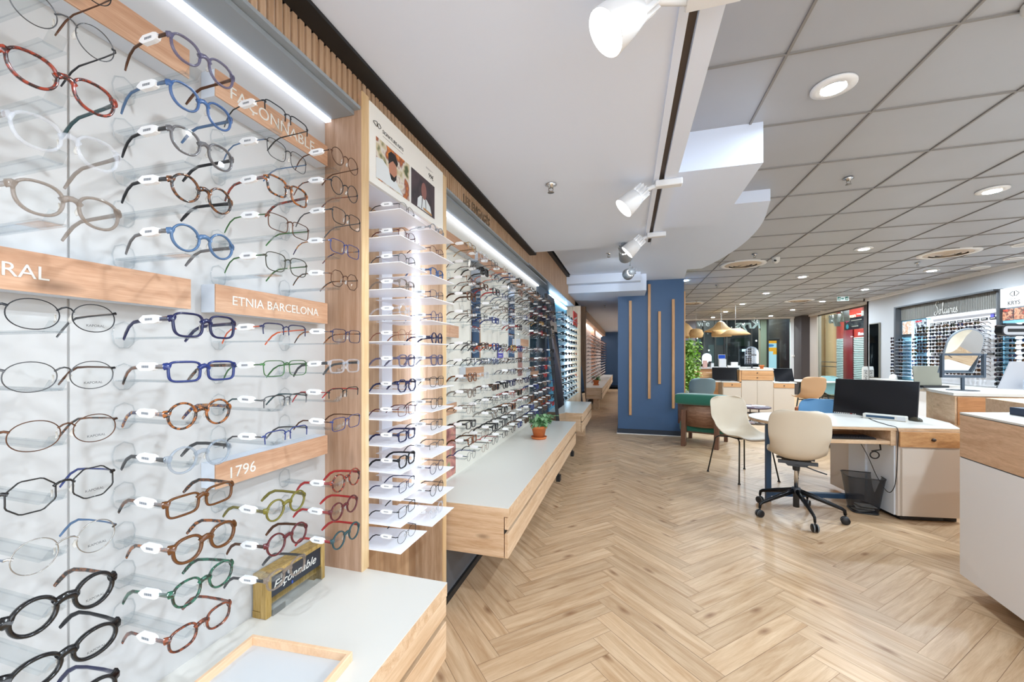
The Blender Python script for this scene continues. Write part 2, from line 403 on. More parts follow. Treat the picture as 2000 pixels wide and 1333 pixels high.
# plaster bulkheads
SOFF = mat('soffit_white', '#dde6f6', .7)
ZA = 2.285
b = MB(); b.box(-.84, .14, -2.9, 3.70, ZA, CZ+.02); struct('ceiling_soffit_aisle', b, SOFF)
b = MB()  # track recess beam with its groove
b.box(.14, .168, -2.9, 3.70, ZA-.012, CZ+.02); b.box(.196, .262, -2.9, 3.70, ZA-.012, CZ+.02); b.box(.168, .196, -2.9, 3.70, ZA+.02, CZ+.02)
struct('ceiling_beam_track', b, SOFF)
b = MB(); b.box(.1685, .1955, -2.9, 3.69, ZA+.012, ZA+.0195); struct('trim_track_groove', b, mat('track_groove', '#5c5046', .5, .3))
b = MB(); b.box(-.84, .75, 2.6, 3.70, 2.411, CZ+.02); struct('ceiling_soffit_step', b, SOFF)
def bez(P, n):
    out = []
    for i in range(n+1):
        t = i/n; out.append(tuple((1-t)**3*P[0][k]+3*(1-t)**2*t*P[1][k]+3*(1-t)*t*t*P[2][k]+t**3*P[3][k] for k in (0, 1)))
    return out
cv = bez([(1.155, 3.9), (1.29, 4.45), (1.30, 5.3), (1.02, 6.23)], 24)
pts = [(-.84, 3.66), (1.106, 3.66)] + cv + [(.83, 6.24), (.88, 6.95), (.88, 8.0), (-.84, 8.0)]
b = MB(); b.prism(pts, 2.55, CZ+.02); struct('ceiling_soffit_curved', b, SOFF)
b = MB(); b.box(-.905, .28, 6.38, 17.3, 2.3, 2.56); b.box(-.905, .19, 6.2, 6.38, 2.42, 2.56); struct('ceiling_soffit_far', b, SOFF)
# black shadow gap profiles along the bulkheads
b = MB(); b.box(-.905, -.84, -2.9, 3.76, ZA-.012, ZA+.12); struct('trim_1', b, BLACK)
b = MB(); b.box(-.905, -.86, 3.76, 6.38, 2.53, 2.6); struct('trim_2', b, BLACK)
# walls
b = MB(); b.box(-1.30, -1.10, -2.9, 17.3, 0, CZ+.02); struct('wall_left', b, WPAINT)
b = MB(); b.box(-1.30, 6.0, -3.05, -2.9, 2.45, CZ+.05); b.box(-1.30, -.9, -3.05, -2.9, 0, 2.45); b.box(5.3, 6.0, -3.05, -2.9, 0, 2.45); b.box(-.9, 5.3, -3.05, -2.9, 0, .08); struct('wall_behind', b, WPAINT)  # unseen wall; its wide opening is made up to let daylight fill the room
b = MB()
for x in (-.9, .65, 2.2, 3.75, 5.25): b.box(x, x+.05, -3.0, -2.93, .08, 2.45)
struct('window_4_frame_added', b, DARKG)  # made-up glazing bars of the unseen daylight opening
b = MB(); b.box(-1.25, 1.2, 17.15, 17.3, 0, CZ); struct('wall_far', b, NAVY)
b = MB(); b.box(-1.05, -.15, 17.13, 17.15, 0, .09); struct('baseboard_far', b, NAVYD)
b = MB(); b.box(5.43, 5.9, -2.9, 10.62, 0, CZ+.05); b.box(5.43, 5.9, 10.62, 11.36, 0, CZ+.05); struct('wall_right', b, mat('right_wall_paint', '#b3b4b6', .6))
b = MB(); b.box(5.36, 5.43, -2.9, 11.36, CZ-.05, CZ+.01); b.box(5.36, 5.86, 11.3, 11.36, CZ-.05, CZ+.01); b.box(5.7, 5.86, 11.36, 16., CZ-.05, CZ+.01); b.box(.9, 5.86, 15.8, 15.95, CZ-.05, CZ+.01); struct('trim_3', b, WPAINT)
# navy column
b = MB(); b.box(-.15, .88, 6.95, 9.2, 0, 2.56); struct('wall_navy_column', b, NAVY)
b = MB(); b.box(-.162, .892, 6.938, 9.2, 0, .085); struct('baseboard_navy_column', b, NAVYD)
b = MB(); b.box(-.17, .90, 6.93, 9.2, 0, .012); struct('baseboard_floor_edge', b, WPAINT)
CS = wood('column_slat_oak', '#d2a273', '#b68455', 'z', stretch=20)
nm = ['shortened first slat from the aisle', 'tallest slat, second from the aisle', 'shortest slat, third from the aisle', 'fourth slat, reaching low on the column']
for i, (xx, z0, z1) in enumerate([(.05, .32, 2.22), (.348, .60, 2.48), (.506, .845, 2.03), (.715, .455, 2.22)]):
    b = MB(); b.box(xx-.021, xx+.021, 6.905, 6.95, z0, z1, bev=.002)
    put('wall_slat', b, CS, label='vertical oak batten on the navy column, '+nm[i], cat='wood slat', group='oak battens on the navy column')
b = MB(); b.box(.88, .905, 6.99, 7.03, .1, 2.35, bev=.002)
put('wall_slat', b, CS, label='oak batten on the side of the navy column beside the hanging plant', cat='wood slat', group='oak battens on the navy column')

# ------------------------------------------------------------------ fascia of slats over the left wall
def fascia(y0, y1, z0, z1, name, lab):
    t = emp(name, lab, 'wall panel', (-1.0, (y0+y1)/2, z0))
    s = MB(); y = y0
    while y < y1-.016:
        s.box(-.915, -.905, y, y+.016, z0+.012, z1); y += .026
    put('slats', s, SLATW, t)
    s = MB(); s.box(-.93, -.914, y0, y1, z0+.012, z1); put('backing', s, mat('slat_backing', '#e8e2d6', .7), t)
    s = MB(); s.box(-1.06, -.900, y0, y1, z0+.001, z0+.012); put('profile', s, GREYM, t, label='grey metal profile')
    s = MB(); s.box(-1.06, -.93, y0, y1, z0+.012, z1); put('cover', s, WPAINT, t)
    return t
f1 = fascia(-2.6, 3.70, 2.165, ZA-.012, 'slatted_fascia', 'long oak slatted fascia above the nearer eyeglass displays')
fascia(3.70, 6.38, 2.18, 2.55, 'slatted_fascia', 'deeper oak slatted fascia over the far end of the long display')
fascia(6.4, 7.25, 2.19, 2.3, 'slatted_fascia', 'short oak slatted fascia above the blue sunglasses display')
text('lettering', 'LES ENGAGÉS', .075, (-.904, 2.12, 2.182), RW, mat('bronze_letters', '#8d7862', .45, .4), f1, ext=.004)

# ------------------------------------------------------------------ ceiling fittings
def downlight(x, y, lab, z=CZ, power=1., r=.095):
    t = emp('ceiling_downlight', lab, 'ceiling light', (x, y, z), group='round recessed downlights')
    s = MB(); s.lathe([(r*.55, -.004), (r*.6, -.009), (r, -.006), (r, .004), (r*.55, .004)], 32, M=Matrix.Translation((x, y, z))); put('ring', s, WPAINT, t)
    s = MB(); s.lathe([(r*.55, -.004), (r*.45, .022), (r*.001, .03)], 24, M=Matrix.Translation((x, y, z-.001))); put('lens', s, emis('downlight_glow', '#fffaf2', 4.), t)
    l = bpy.data.lights.new('downlight_lamp', 'AREA'); l.shape = 'DISK'; l.size = r*1.1; l.energy = DL*power; l.color = (.76, .89, 1.); l.spread = radians(175)
    o = bpy.data.objects.new('downlight_lamp', l); C.objects.link(o); o.location = (x, y, z-.012); o.visible_camera = True
    return t
DL = 26.
k = 0
for j, y in enumerate([2.35 + 1.82*i for i in range(-2, 8)]):  # rows behind the viewpoint are unseen, added for fill light
    for ci, x in enumerate((.985, 2.83, 4.57)):
        if ci == 0 and (y > 3.2) : continue
        if ci == 1 and y < 3 and y > 1.5: pass
        if j == 9 and ci == 0: continue
        row = 'unseen added row behind the counters' if y < 1.5 else '%s ceiling row' % ORD1[j-2]; row = 'unseen added rearmost row' if j == 0 else row
        downlight(x, y, 'round white downlight, %s, %s' % (row, ('beside the white soffit', 'middle line', 'line nearest the right wall')[ci], ), power=.25 if (ci == 0 and j == 2) else 1.)
downlight(.985, 7.6, 'round white downlight just beyond the navy column')
# aisle lamps in the far part
for i, y in enumerate(()):
    downlight(-.35, y, 'small downlight over the far aisle, %s beyond the white beam' % ORD1[i], z=2.3, power=.55, r=.06)
def sprinkler(x, y, z, lab):
    t = emp('fire_sprinkler', lab, 'sprinkler', (x, y, z), group='ceiling sprinklers')
    s = MB(); T_ = Matrix.Translation((x, y, z+.001))
    s.lathe([(.0, -.001), (.030, -.001), (.034, -.006), (.014, -.012), (.010, -.024), (0, -.024)], 20, M=T_); put('rosette', s, CHROME, t)
    s = MB(); s.tube([(x-.011, y, z-.02), (x-.013, y, z-.034), (x, y, z-.045), (x+.013, y, z-.034), (x+.011, y, z-.02)], .0025, 6)
    s.lathe([(0, -.046), (.017, -.046), (.019, -.049), (0, -.049)], 16, M=T_); put('deflector', s, mat('brushed_metal', '#8f8a85', .35, 1.), t)
for (x, y, z, l) in [(1.60, 3.59, CZ, 'chrome fire sprinkler in the tiled ceiling nearest the first downlights'), (1.61, 5.93, CZ, 'fire sprinkler in the tiled ceiling just before the round vent'),
                     (4.01, 7.13, CZ, 'fire sprinkler in the tiled ceiling beside the far round vent'), (1.62, 8.29, CZ, 'fire sprinkler in the tiled ceiling beyond the navy column'),
                     (1.6, 10.44, CZ, 'farthest fire sprinkler in the tiled ceiling'), (-.42, 2.26, ZA, 'chrome fire sprinkler on the smooth white soffit'), (-.215, 4.99, 2.55, 'fire sprinkler on the raised white soffit past the step'),
                     (-.42, 8.0, 2.3, 'fire sprinkler over the far aisle')]: sprinkler(x, y, z, l)
VENT = mat('vent_metal', '#c8b49c', .35, .35)
for (x, y, l) in [(1.62, 6.54, 'large round ceiling vent between the curved soffit and the security camera'), (4.02, 6.58, 'large round ceiling vent near the ceiling speakers'),
                  (1.56, 11.0, 'far round ceiling vent above the hanging plants'), (4.0, 11.2, 'far round ceiling vent over the workstations')]:
    t = emp('ceiling_vent', l, 'ceiling vent', (x, y, CZ), group='round ceiling vents'); T_ = Matrix.Translation((x, y, CZ))
    s = MB(); s.lathe([(.30, .004), (.30, -.006), (.26, -.012), (.235, -.006)], 40, M=T_); put('rim', s, WPAINT, t)
    for q, (ra, rb) in enumerate([(.235, .185), (.175, .125), (.115, .065)]):
        s = MB(); s.lathe([(ra, -.004), (rb, -.020), (rb-.004, -.018), (ra-.01, .0)], 36, M=T_); put('cone', s, VENT, t)
    s = MB(); s.lathe([(0, -.02), (.055, -.018), (.05, -.01)], 24, M=T_); put('hub', s, VENT, t)
    s = MB(); s.lathe([(0, -.0005), (.24, -.0005)], 24, M=T_); put('duct', s, DARKG, t)
for (x, y, l) in [(4.57, 6.3, 'round white ceiling speaker, nearer one beside the second vent'), (5.1, 7.17, 'round white ceiling speaker by the right wall'), (5.12, 7.75, 'smaller round ceiling plate by the right wall')]:
    t = emp('ceiling_speaker', l, 'speaker', (x, y, CZ)); T_ = Matrix.Translation((x, y, CZ))
    s = MB(); s.lathe([(0, -.006), (.085, -.006)], 28, M=T_); put('grille', s, mat('speaker_grille', '#b9b9b9', .6), t)
    s = MB(); s.lathe([(.085, -.006), (.095, -.012), (.105, -.004), (.105, .002)], 28, M=T_); put('ring', s, WPAINT, t)
# dome camera
t = emp('security_camera', 'small white dome security camera on the tiled ceiling', 'camera', (1.94, 6.2, CZ)); T_ = Matrix.Translation((1.94, 6.2, CZ))
s = MB(); s.lathe([(.048, .002), (.048, -.03), (.040, -.06), (.020, -.078), (0, -.08)], 24, M=T_); put('housing', s, WHITE, t)
s = MB(); s.lathe([(0, .012), (.014, .008), (.018, 0)], 20, M=Matrix.Translation((1.922, 6.166, CZ-.046)) @ Matrix.Rotation(radians(70), 4, 'X')); put('lens', s, BLACK, t)
for (x, y, z, l) in [(4.2, 15.6, CZ, 'small dark camera over the mirrored shop sign'), (5.55, 13.9, CZ, 'small white detector by the far glazing'), (1.5, 2.0, CZ, 'white round detector at the edge of the tiled ceiling')]:
    s = MB(); s.lathe([(.05, .001), (.05, -.02), (.035, -.04), (0, -.045)], 20, M=Matrix.Translation((x, y, z))); put('ceiling_detector', s, WHITE, label=l, cat='detector')
# track spots
SPW = mat('spot_white', '#dfe1e4', .4); SPG = mat('spot_grey', '#8f949a', .45, .3)
def spot(loc, aim, lab, adaptor, m=SPW, power=1., lit=True, sc_=1., rod=None):
    t = emp('track_spotlight', lab, 'spotlight', loc, group=None)
    a = (Vector(aim)-Vector(loc)).normalized(); q = a.to_track_quat('-Z', 'Y').to_matrix().to_4x4(); M = Matrix.Translation(loc) @ q @ Matrix.Diagonal((sc_, sc_, sc_, 1))
    s = MB(); s.lathe([(.058, -.07), (.060, -.068), (.052, 0), (.045, .03), (.040, .032)], 32, M=M); put('head', s, m, t)
    s = MB()
    for k in range(12):
        an = 2*pi*k/12; s.box(.010, .044, -.0025, .0025, .03, .085, M=M @ Matrix.Rotation(an, 4, 'Z'))
    s.lathe([(0, .087), (.03, .086), (.03, .03)], 16, M=M); put('heat_sink', s, m, t)
    s = MB(); s.lathe([(0, -.058), (.050, -.060)], 28, M=M); put('lens', s, emis('spot_glow', '#fffcf6', 8.) if lit else emis('spot_glow_dim', '#fff9ef', 2.), t)
    x, y, z = adaptor
    s = MB()
    if rod: s.tube([(x, y, z), (loc[0], loc[1], loc[2]+.08)], .008, 8); s.box(x-.03, x+.03, y-.02, y+.02, z-.01, z+.0)
    else: s.box(x-.03, x+.11, y-.024, y+.024, z-.035, z, bev=.004); s.tube([(x-.02, y, z-.02), tuple(Vector(loc)-a*.06)], .012, 8)
    put('driver_box', s, m, t)
    if lit:
        l = bpy.data.lights.new('spot_lamp', 'SPOT'); l.energy = 17*power; l.spot_size = radians(82); l.spot_blend = .7; l.shadow_soft_size = .022; l.color = (.82, .92, 1.)
        o = bpy.data.objects.new('spot_lamp', l); C.objects.link(o); o.matrix_world = Matrix.Translation(Vector(loc)+a*.085) @ q
    return t
spot((-.005, 1.06, 2.17), (-1.0, .72, 1.2), 'white track spotlight nearest the entrance of the soffit, largest and brightest', (.18, 1.16, ZA-.012))
spot((.03, 2.32, 2.17), (-1.0, 2.1, 1.2), 'white track spotlight, second along the track', (.18, 2.36, ZA-.012))
spot((.05, 3.3, 2.17), (-1.0, 3.3, 1.2), 'white track spotlight, third along the track', (.18, 3.34, ZA-.012))
spot((-.02, 3.62, 2.2), (.45, 6.9, .9), 'small grey spotlight beside the third track spotlight', (-.02, 3.62, ZA), m=SPG, power=3., rod=1)
spot((.03, 4.75, 2.25), (-.5, 6.4, 2.2), 'grey spotlight hanging from the raised soffit by the navy column', (.05, 4.75, 2.55), m=SPG, power=.5, rod=1, sc_=1.1)
# behind the camera the same track goes on
spot((.0, -.35, 2.17), (-1.0, -.1, 1.2), 'white track spotlight behind the viewpoint', (.18, -.3, ZA-.012))
# hanging exit sign
t = emp('exit_sign', 'small hanging emergency exit sign with running figure', 'sign', (4.5, 10.35, 2.5))
s = MB(); s.box(4.40, 4.62, 10.34, 10.355, 2.50, 2.60, bev=.002); put('panel', s, mat('exit_panel', '#e9f2f0', .3), t)
s = MB()
def runner(s, ox, oz, k, y):
    s.prism([(ox+p[0]*k, oz+p[1]*k) for p in [(.0, .0), (.25, .05), (.42, .42), (.62, .22), (.9, .12), (.95, .22), (.7, .34), (.55, .62), (.72, .5), (.95, .6), (.92, .7), (.7, .62), (.5, .8), (.3, .75), (.1, .55), (.18, .48), (.34, .62), (.22, .3), (.15, .14), (.0, .12)]], y-.002, y, axis='y')
    s.prism([(ox+(.58+.1*cos(a))*k, oz+(.9+.1*sin(a))*k) for a in [2*pi*i/10 for i in range(10)]], y-.002, y, axis='y')
for ox in (4.41, 4.55): s.box(ox, ox+.055, 10.337, 10.34, 2.512, 2.588)
s.prism([(4.475, 2.54), (4.505, 2.54), (4.505, 2.53), (4.53, 2.55), (4.505, 2.57), (4.505, 2.56), (4.475, 2.56)], 10.337, 10.34, axis='y')
put('green_field', s, mat('exit_green', '#1c7a66', .5), t)
s = MB(); runner(s, 4.412, 2.515, .055, 10.336); runner(s, 4.552, 2.515, .055, 10.336); put('running_figure', s, WHITE, t)
s = MB(); s.tube([(4.43, 10.347, 2.6), (4.43, 10.347, CZ)], .003, 6); s.tube([(4.59, 10.347, 2.6), (4.59, 10.347, CZ)], .003, 6); put('suspension', s, CHROME, t)
# ------------------------------------------------------------------ eyewear
LENS = clear('spectacle_lens', '#fbfcfc', .035)
LENSD = {k: clear('sun_lens_'+k, c, .08) for k, c in dict(grey='#2b2d31', brown='#5a3a1c', amber='#a8691a', green='#2c3a2c', blue='#2e4466').items()}
TAG = mat('price_tag_plastic', '#f6f8fb', .3)
TAGP = mat('price_tag_print', '#7b8088', .6)
PADM = clear('nose_pad', '#f0ece4', .12, haze=.3)
FM = {}
def fm(k, v): FM[k] = v
fm('black', mat('frame_black', '#0c0c0e', .15, coat=.15)); fm('darkgrey', mat('frame_gunmetal', '#2c2d30', .3, .7))
fm('gun', mat('frame_grey_metal', '#5b5c5e', .28, .9)); fm('silver', mat('frame_silver', '#a9a7a3', .25, 1.)); fm('gold', mat('frame_gold', '#b08a52', .25, 1.))
fm('brownmetal', mat('frame_bronze', '#5d4030', .3, .8)); fm('navy', mat('frame_navy', '#0d1440', .15, coat=.15)); fm('blue', mat('frame_blue', '#172a66', .2, coat=.15))
fm('steel', mat('frame_steel_blue', '#46658a', .2, coat=.15, alpha=.9)); fm('lilac', mat('frame_lilac_grey', '#5f5b78', .15, coat=.15, alpha=.72)); fm('skyblue', mat('frame_sky_blue', '#3f649a', .15, coat=.15, alpha=.75))
fm('grey', mat('frame_smoke', '#5c5a5c', .15, coat=.15, alpha=.8)); fm('clear', mat('frame_crystal', '#c9ccd4', .08, coat=.15, alpha=.24)); fm('clearbrown', mat('frame_sand_crystal', '#85766a', .1, coat=.15, alpha=.6))
fm('clearblue', mat('frame_ice_crystal', '#8f9ba8', .08, coat=.15, alpha=.42)); fm('green', mat('frame_green_metal', '#3f6a3c', .3, .6)); fm('olive', mat('frame_olive', '#6c6420', .18, coat=.15, alpha=.9)); fm('darkolive', mat('frame_dark_olive', '#2c2b1a', .2, coat=.1))
fm('red', mat('frame_red', '#9d1c1c', .2, coat=.1)); fm('darkred', mat('frame_dark_red', '#51141a', .15, coat=.15)); fm('caramel', mat('frame_caramel', '#5e3610', .15, coat=.15, alpha=.92)); fm('teal', mat('frame_teal', '#1f3d42', .2, coat=.1))
fm('tort', tortoise('frame_tortoise', '#1a0e08', '#96541e')); fm('redtort', tortoise('frame_red_tortoise', '#2a0a05', '#8a2c12')); fm('darktort', tortoise('frame_dark_tortoise', '#0d0806', '#6a3c18')); fm('greentort', tortoise('frame_green_tortoise', '#152318', '#1f5c46'))
fm('browntort', tortoise('frame_brown_tortoise', '#3a170d', '#7c3a1e')); fm('bluetort', tortoise('frame_blue_tortoise', '#141c4a', '#a06a32')); fm('rose', mat('frame_rose_gold', '#a9745e', .25, .9)); fm('orange', mat('frame_orange', '#c8501c', .3)); fm('white', mat('frame_white', '#e9e9ec', .25))
CN = dict(black='black', darkgrey='dark grey', gun='gunmetal', silver='silver', gold='gold', brownmetal='bronze brown', navy='navy', blue='blue', steel='steel blue', lilac='lilac grey', skyblue='sky blue', grey='smoky grey', clear='clear', clearbrown='sand coloured clear',
          clearblue='icy clear', green='green', olive='olive green', darkolive='dark olive', red='red', darkred='dark red', caramel='caramel brown', teal='dark teal', tort='tortoiseshell', redtort='red tortoiseshell', darktort='dark tortoiseshell', greentort='mottled green', browntort='reddish brown', bluetort='blue and amber', rose='rose gold', orange='orange', white='white')

def outline(kind, n):
    """lens outline, centred; returns list of (x, z); +x = outer side"""
    P = []
    a, b, e = {'round': (.0235, .0215, 2.), 'oval': (.0265, .0190, 2.1), 'panto': (.0245, .0205, 2.35), 'rect': (.0270, .0165, 4.2), 'square': (.0258, .0195, 3.4), 'hex': (.025, .021, 2.2), 'avi': (.027, .0225, 2.4), 'small': (.0235, .018, 2.6)}[kind]
    for i in range(n):
        t = 2*pi*i/n; c, s = cos(t), sin(t)
        x = a*abs(c)**(2/e)*(1 if c >= 0 else -1); z = b*abs(s)**(2/e)*(1 if s >= 0 else -1)
        if kind == 'hex':
            k = 1/max(abs(cos(((t+pi/8) % (pi/4))-pi/8)), .1)*.965; x *= k; z *= k
        tt = {'panto': .10, 'avi': .16, 'rect': .04, 'square': .07, 'round': .02, 'small': .06}.get(kind, 0)
        x *= 1 + tt*(z/b)
        if kind == 'avi': z += -.004*(x/a)
        P.append((x, z*1.12))
    return P
PROTO = {}
def build_parts(shape, style, hi):
    """returns MBs: front, lens pair, temples, tag, pads"""
    n = 40 if hi else (18 if hi is None else 12); sg = 8 if hi else (5 if hi is None else 4)
    ace = style in ('acetate', 'thick', 'sun'); r = {'wire': .0009, 'metal': .0013, 'half': .0012, 'acetate': .0026, 'thick': .0034, 'sun': .0027}[style]
    if not hi: r *= 1.15
    cx = .0335 if shape != 'rect' else .0345
    fr = MB(); lens = []; ol = outline(shape, n)
    for sgn in (1, -1):
        pts = [(sgn*(cx+x), -.0015 + .10*abs(sgn*(cx+x))**2*6, z) for x, z in ol]
        if style == 'half': use = [p for p in pts[:n//2+2]]; fr.tube([pts[-1]]+use, r, sg, flat=(1.2, 1))
        else: fr.tube(pts, r, sg, closed=True, flat=(1.0, .8) if not ace else (1.25, .85), up=(0, 1, 0))
        l = MB(); l.add(pts + [(sgn*cx, -.0015+.6*cx**2, 0)], [[i, (i+1) % n, n] for i in range(n)], smooth=True); lens.append(l)
    # bridge
    inner = cx - max(p[0] for p in ol)*(.93)
    bz = .006 if ace else .008; br = r*(1.5 if ace else 1.1)
    fr.tube([(-inner-.001, -.001, bz-.001), (-inner*.55, -.003, bz+.0035), (0, -.0035, bz+.005), (inner*.55, -.003, bz+.0035), (inner+.001, -.001, bz-.001)], br, sg, flat=(1.2, .9))
    ox = cx + max(p[0] for p in ol)
    hz = .010 if shape != 'round' else .006
    for sgn in (1, -1):
        fr.tube([(sgn*(ox-.003), 0, hz-.001), (sgn*(ox+.002), .001, hz+.001), (sgn*(ox+.0045), .005, hz)], r*(1.7 if ace else 1.3), sg, flat=(1.5, .8))
    tm = []
    for sgn in (1, -1):
        t = MB(); X = ox+.0045
        pp = [(sgn*X, .004, hz), (sgn*(X+.001), .035, hz), (sgn*(X), .072, hz-.001), (sgn*(X-.002), .096, hz-.003), (sgn*(X-.004), .112, hz-.011), (sgn*(X-.006), .124, hz-.023), (sgn*(X-.008), .133, hz-.034)]
        rr = ([.0013, .0011, .0012, .0015, .0017, .0018, .0014] if not ace else [.0032, .0027, .0025, .0026, .0029, .0030, .0022])
        if not hi: rr = [q*1.2 for q in rr]
        t.tube(pp, rr, sg if hi else 4, flat=(1.35, .6)); tm.append(t)
    tag = MB(); X = ox+.0048
    tag.prism([(.026, hz-.0055), (.023, hz), (.026, hz+.0055), (.034, hz+.0078), (.062, hz+.0078), (.069, hz+.0035), (.073, hz), (.069, hz-.0035), (.062, hz-.0075), (.034, hz-.0075)], -X-.0042, -X+.0036, axis='x')
    bar = MB()
    if hi:
        for k in range(12): bar.box(-X-.0045, -X-.0042, .038+k*.0016, .0386+k*.0016+(.0004 if k % 3 else 0), hz-.0022, hz+.0022)
    pads = MB()
    if hi:
        for sgn in (1, -1):
            pads.tube([(sgn*(inner+.0005), .003, .002), (sgn*(inner-.0012), .0055, -.005), (sgn*(inner+.0003), .0045, -.009)], .0019, 6, flat=(1.4, .6))
    return fr, lens, tm, tag, bar, pads
def proto(shape, style, hi):
    key = (shape, style, hi)
    if key in PROTO: return PROTO[key]
    fr, lens, tm, tag, bar, pads = build_parts(shape, style, hi)
    d = {}
    def mk(nm, mb, mats):
        me = mb.mesh(nm)
        for m in mats: me.materials.append(m)
        return me
    if hi or hi is None:
        d['frame_front'] = mk('frame_front', fr, [FM['black']]); d['lens'] = mk('lens', lens[0], [LENS]); d['lens2'] = mk('lens', lens[1], [LENS])
        d['temple'] = mk('temple', tm[0], [FM['black']]); d['temple2'] = mk('temple', tm[1], [FM['black']])
        d['price_tag'] = mk('price_tag', tag, [TAG])
        if hi: d['barcode'] = mk('barcode', bar, [TAGP]); d['nose_pads'] = mk('nose_pads', pads, [PADM])
    else:
        w = MB()
        for q in (fr, tm[0], tm[1]): w.add(q.v, q.f, 0, True)
        for q in lens: w.add(q.v, q.f, 1, True)
        w.add(tag.v, tag.f, 2)
        d['all'] = mk('eyeglasses', w, [FM['black'], LENS, TAG])
    PROTO[key] = d; return d
COUNT = [0]
def glasses(shape, style, c, loc, rz, hi, label, group, tc=None, lens=None, tag=True, name='eyeglasses', cat='eyeglasses', scale=1., tilt=0.):
    d = proto(shape, style, hi); COUNT[0] += 1
    M1 = FM[c]; M2 = FM[tc or c]; ML = LENSD[lens] if lens else LENS
    def ob(nm, me, m, par):
        o = bpy.data.objects.new(nm, me); C.objects.link(o)
        if m is not None:
            for i, mm in enumerate(m if isinstance(m, (list, tuple)) else [m]):
                o.material_slots[i].link = 'OBJECT'; o.material_slots[i].material = mm
        if par is not None: o.parent = par
        return o
    if 'all' in d:
        t = ob(name, d['all'], [M1, ML, TAG], None)
    else:
        t = bpy.data.objects.new(name, None); C.objects.link(t); t.empty_display_size = .03
        ob('frame_front', d['frame_front'], M1, t); ob('lens', d['lens'], ML, t); ob('lens', d['lens2'], ML, t)
        q = ob('temple', d['temple'], M2, t); ob('temple', d['temple2'], M2, t)
        if tag:
            g = ob('price_tag', d['price_tag'], TAG, t)
            if 'barcode' in d: ob('barcode', d['barcode'], TAGP, g)
        if 'nose_pads' in d: ob('nose_pad', d['nose_pads'], PADM, t)
    t.location = loc; t.rotation_euler = (tilt, 0, rz) if tilt == 0 else (Matrix.Rotation(rz, 3, 'Z') @ Matrix.Rotation(tilt, 3, 'X')).to_euler()
    t.scale = (scale,)*3
    t['label'] = label; t['category'] = cat; t['group'] = group
    return t
# ------------------------------------------------------------------ nearer display wall
PX = -1.05
ROWZ = [1.300+o for o in (.59, .50, .412, .323, .228, .06, -.03, -.115, -.20, -.287, -.373, -.457, -.541)]
def holder_mb(y, z):
    """clear acrylic bracket: rounded wall pad, arm with two prongs and an upturned nose rest"""
    s = MB()
    pad = [(y-.021+.042*u, z+v) for u, v in [(.12, .018), (.5, .026), (.88, .018), (1, .0), (.92, -.02), (.7, -.03), (.3, -.03), (.08, -.02), (0, 0)]]
    s.tube([(PX+.003, p[0], p[1]) for p in pad], .0014, 5, closed=True)
    s.box(PX+.004, PX+.20, y-.016, y-.011, z-.012, z-.0085); s.box(PX+.004, PX+.20, y+.011, y+.016, z-.012, z-.0085)
    s.box(PX+.004, PX+.20, y-.011, y+.011, z-.0115, z-.0095)
    s.prism([(PX+.197, z-.012), (PX+.203, z-.012), (PX+.216, z+.004), (PX+.212, z+.006), (PX+.197, z-.009)], y-.010, y+.010, axis='y')
    s.prism([(PX+.0045, z-.03), (PX+.05, z-.012), (PX+.0045, z-.012)], y-.0015, y+.0015, axis='y')
    return s
near = emp('display_wall', 'white backlit display wall panel holding the four nearest columns of eyeglasses', 'display panel', (PX, .2, .541))
s = MB(); s.box(PX-.03, PX, -1.6, .508, .541, 2.16); s.box(PX-.03, PX, .512, 1.2, .541, 2.16); s.box(PX-.04, PX-.004, -1.6, 1.2, .541, 2.16); put('panel', s, PANEL, near)
s = MB(); s.box(PX+.002, PX+.125, -1.6, 1.198, 2.150, 2.165); put('canopy_profile', s, GREYM, near)
s = MB(); s.box(PX+.006, PX+.030, -1.6, 1.196, 2.140, 2.150); put('led_strip', s, LED, near)
TONE = {'wire': 'wire', 'metal': 'metal', 'half': 'half-rim', 'acetate': 'acetate', 'thick': 'thick acetate'}
SHN = dict(round='round', oval='oval', panto='rounded', rect='rectangular', square='squarish', hex='angular', avi='teardrop', small='small')
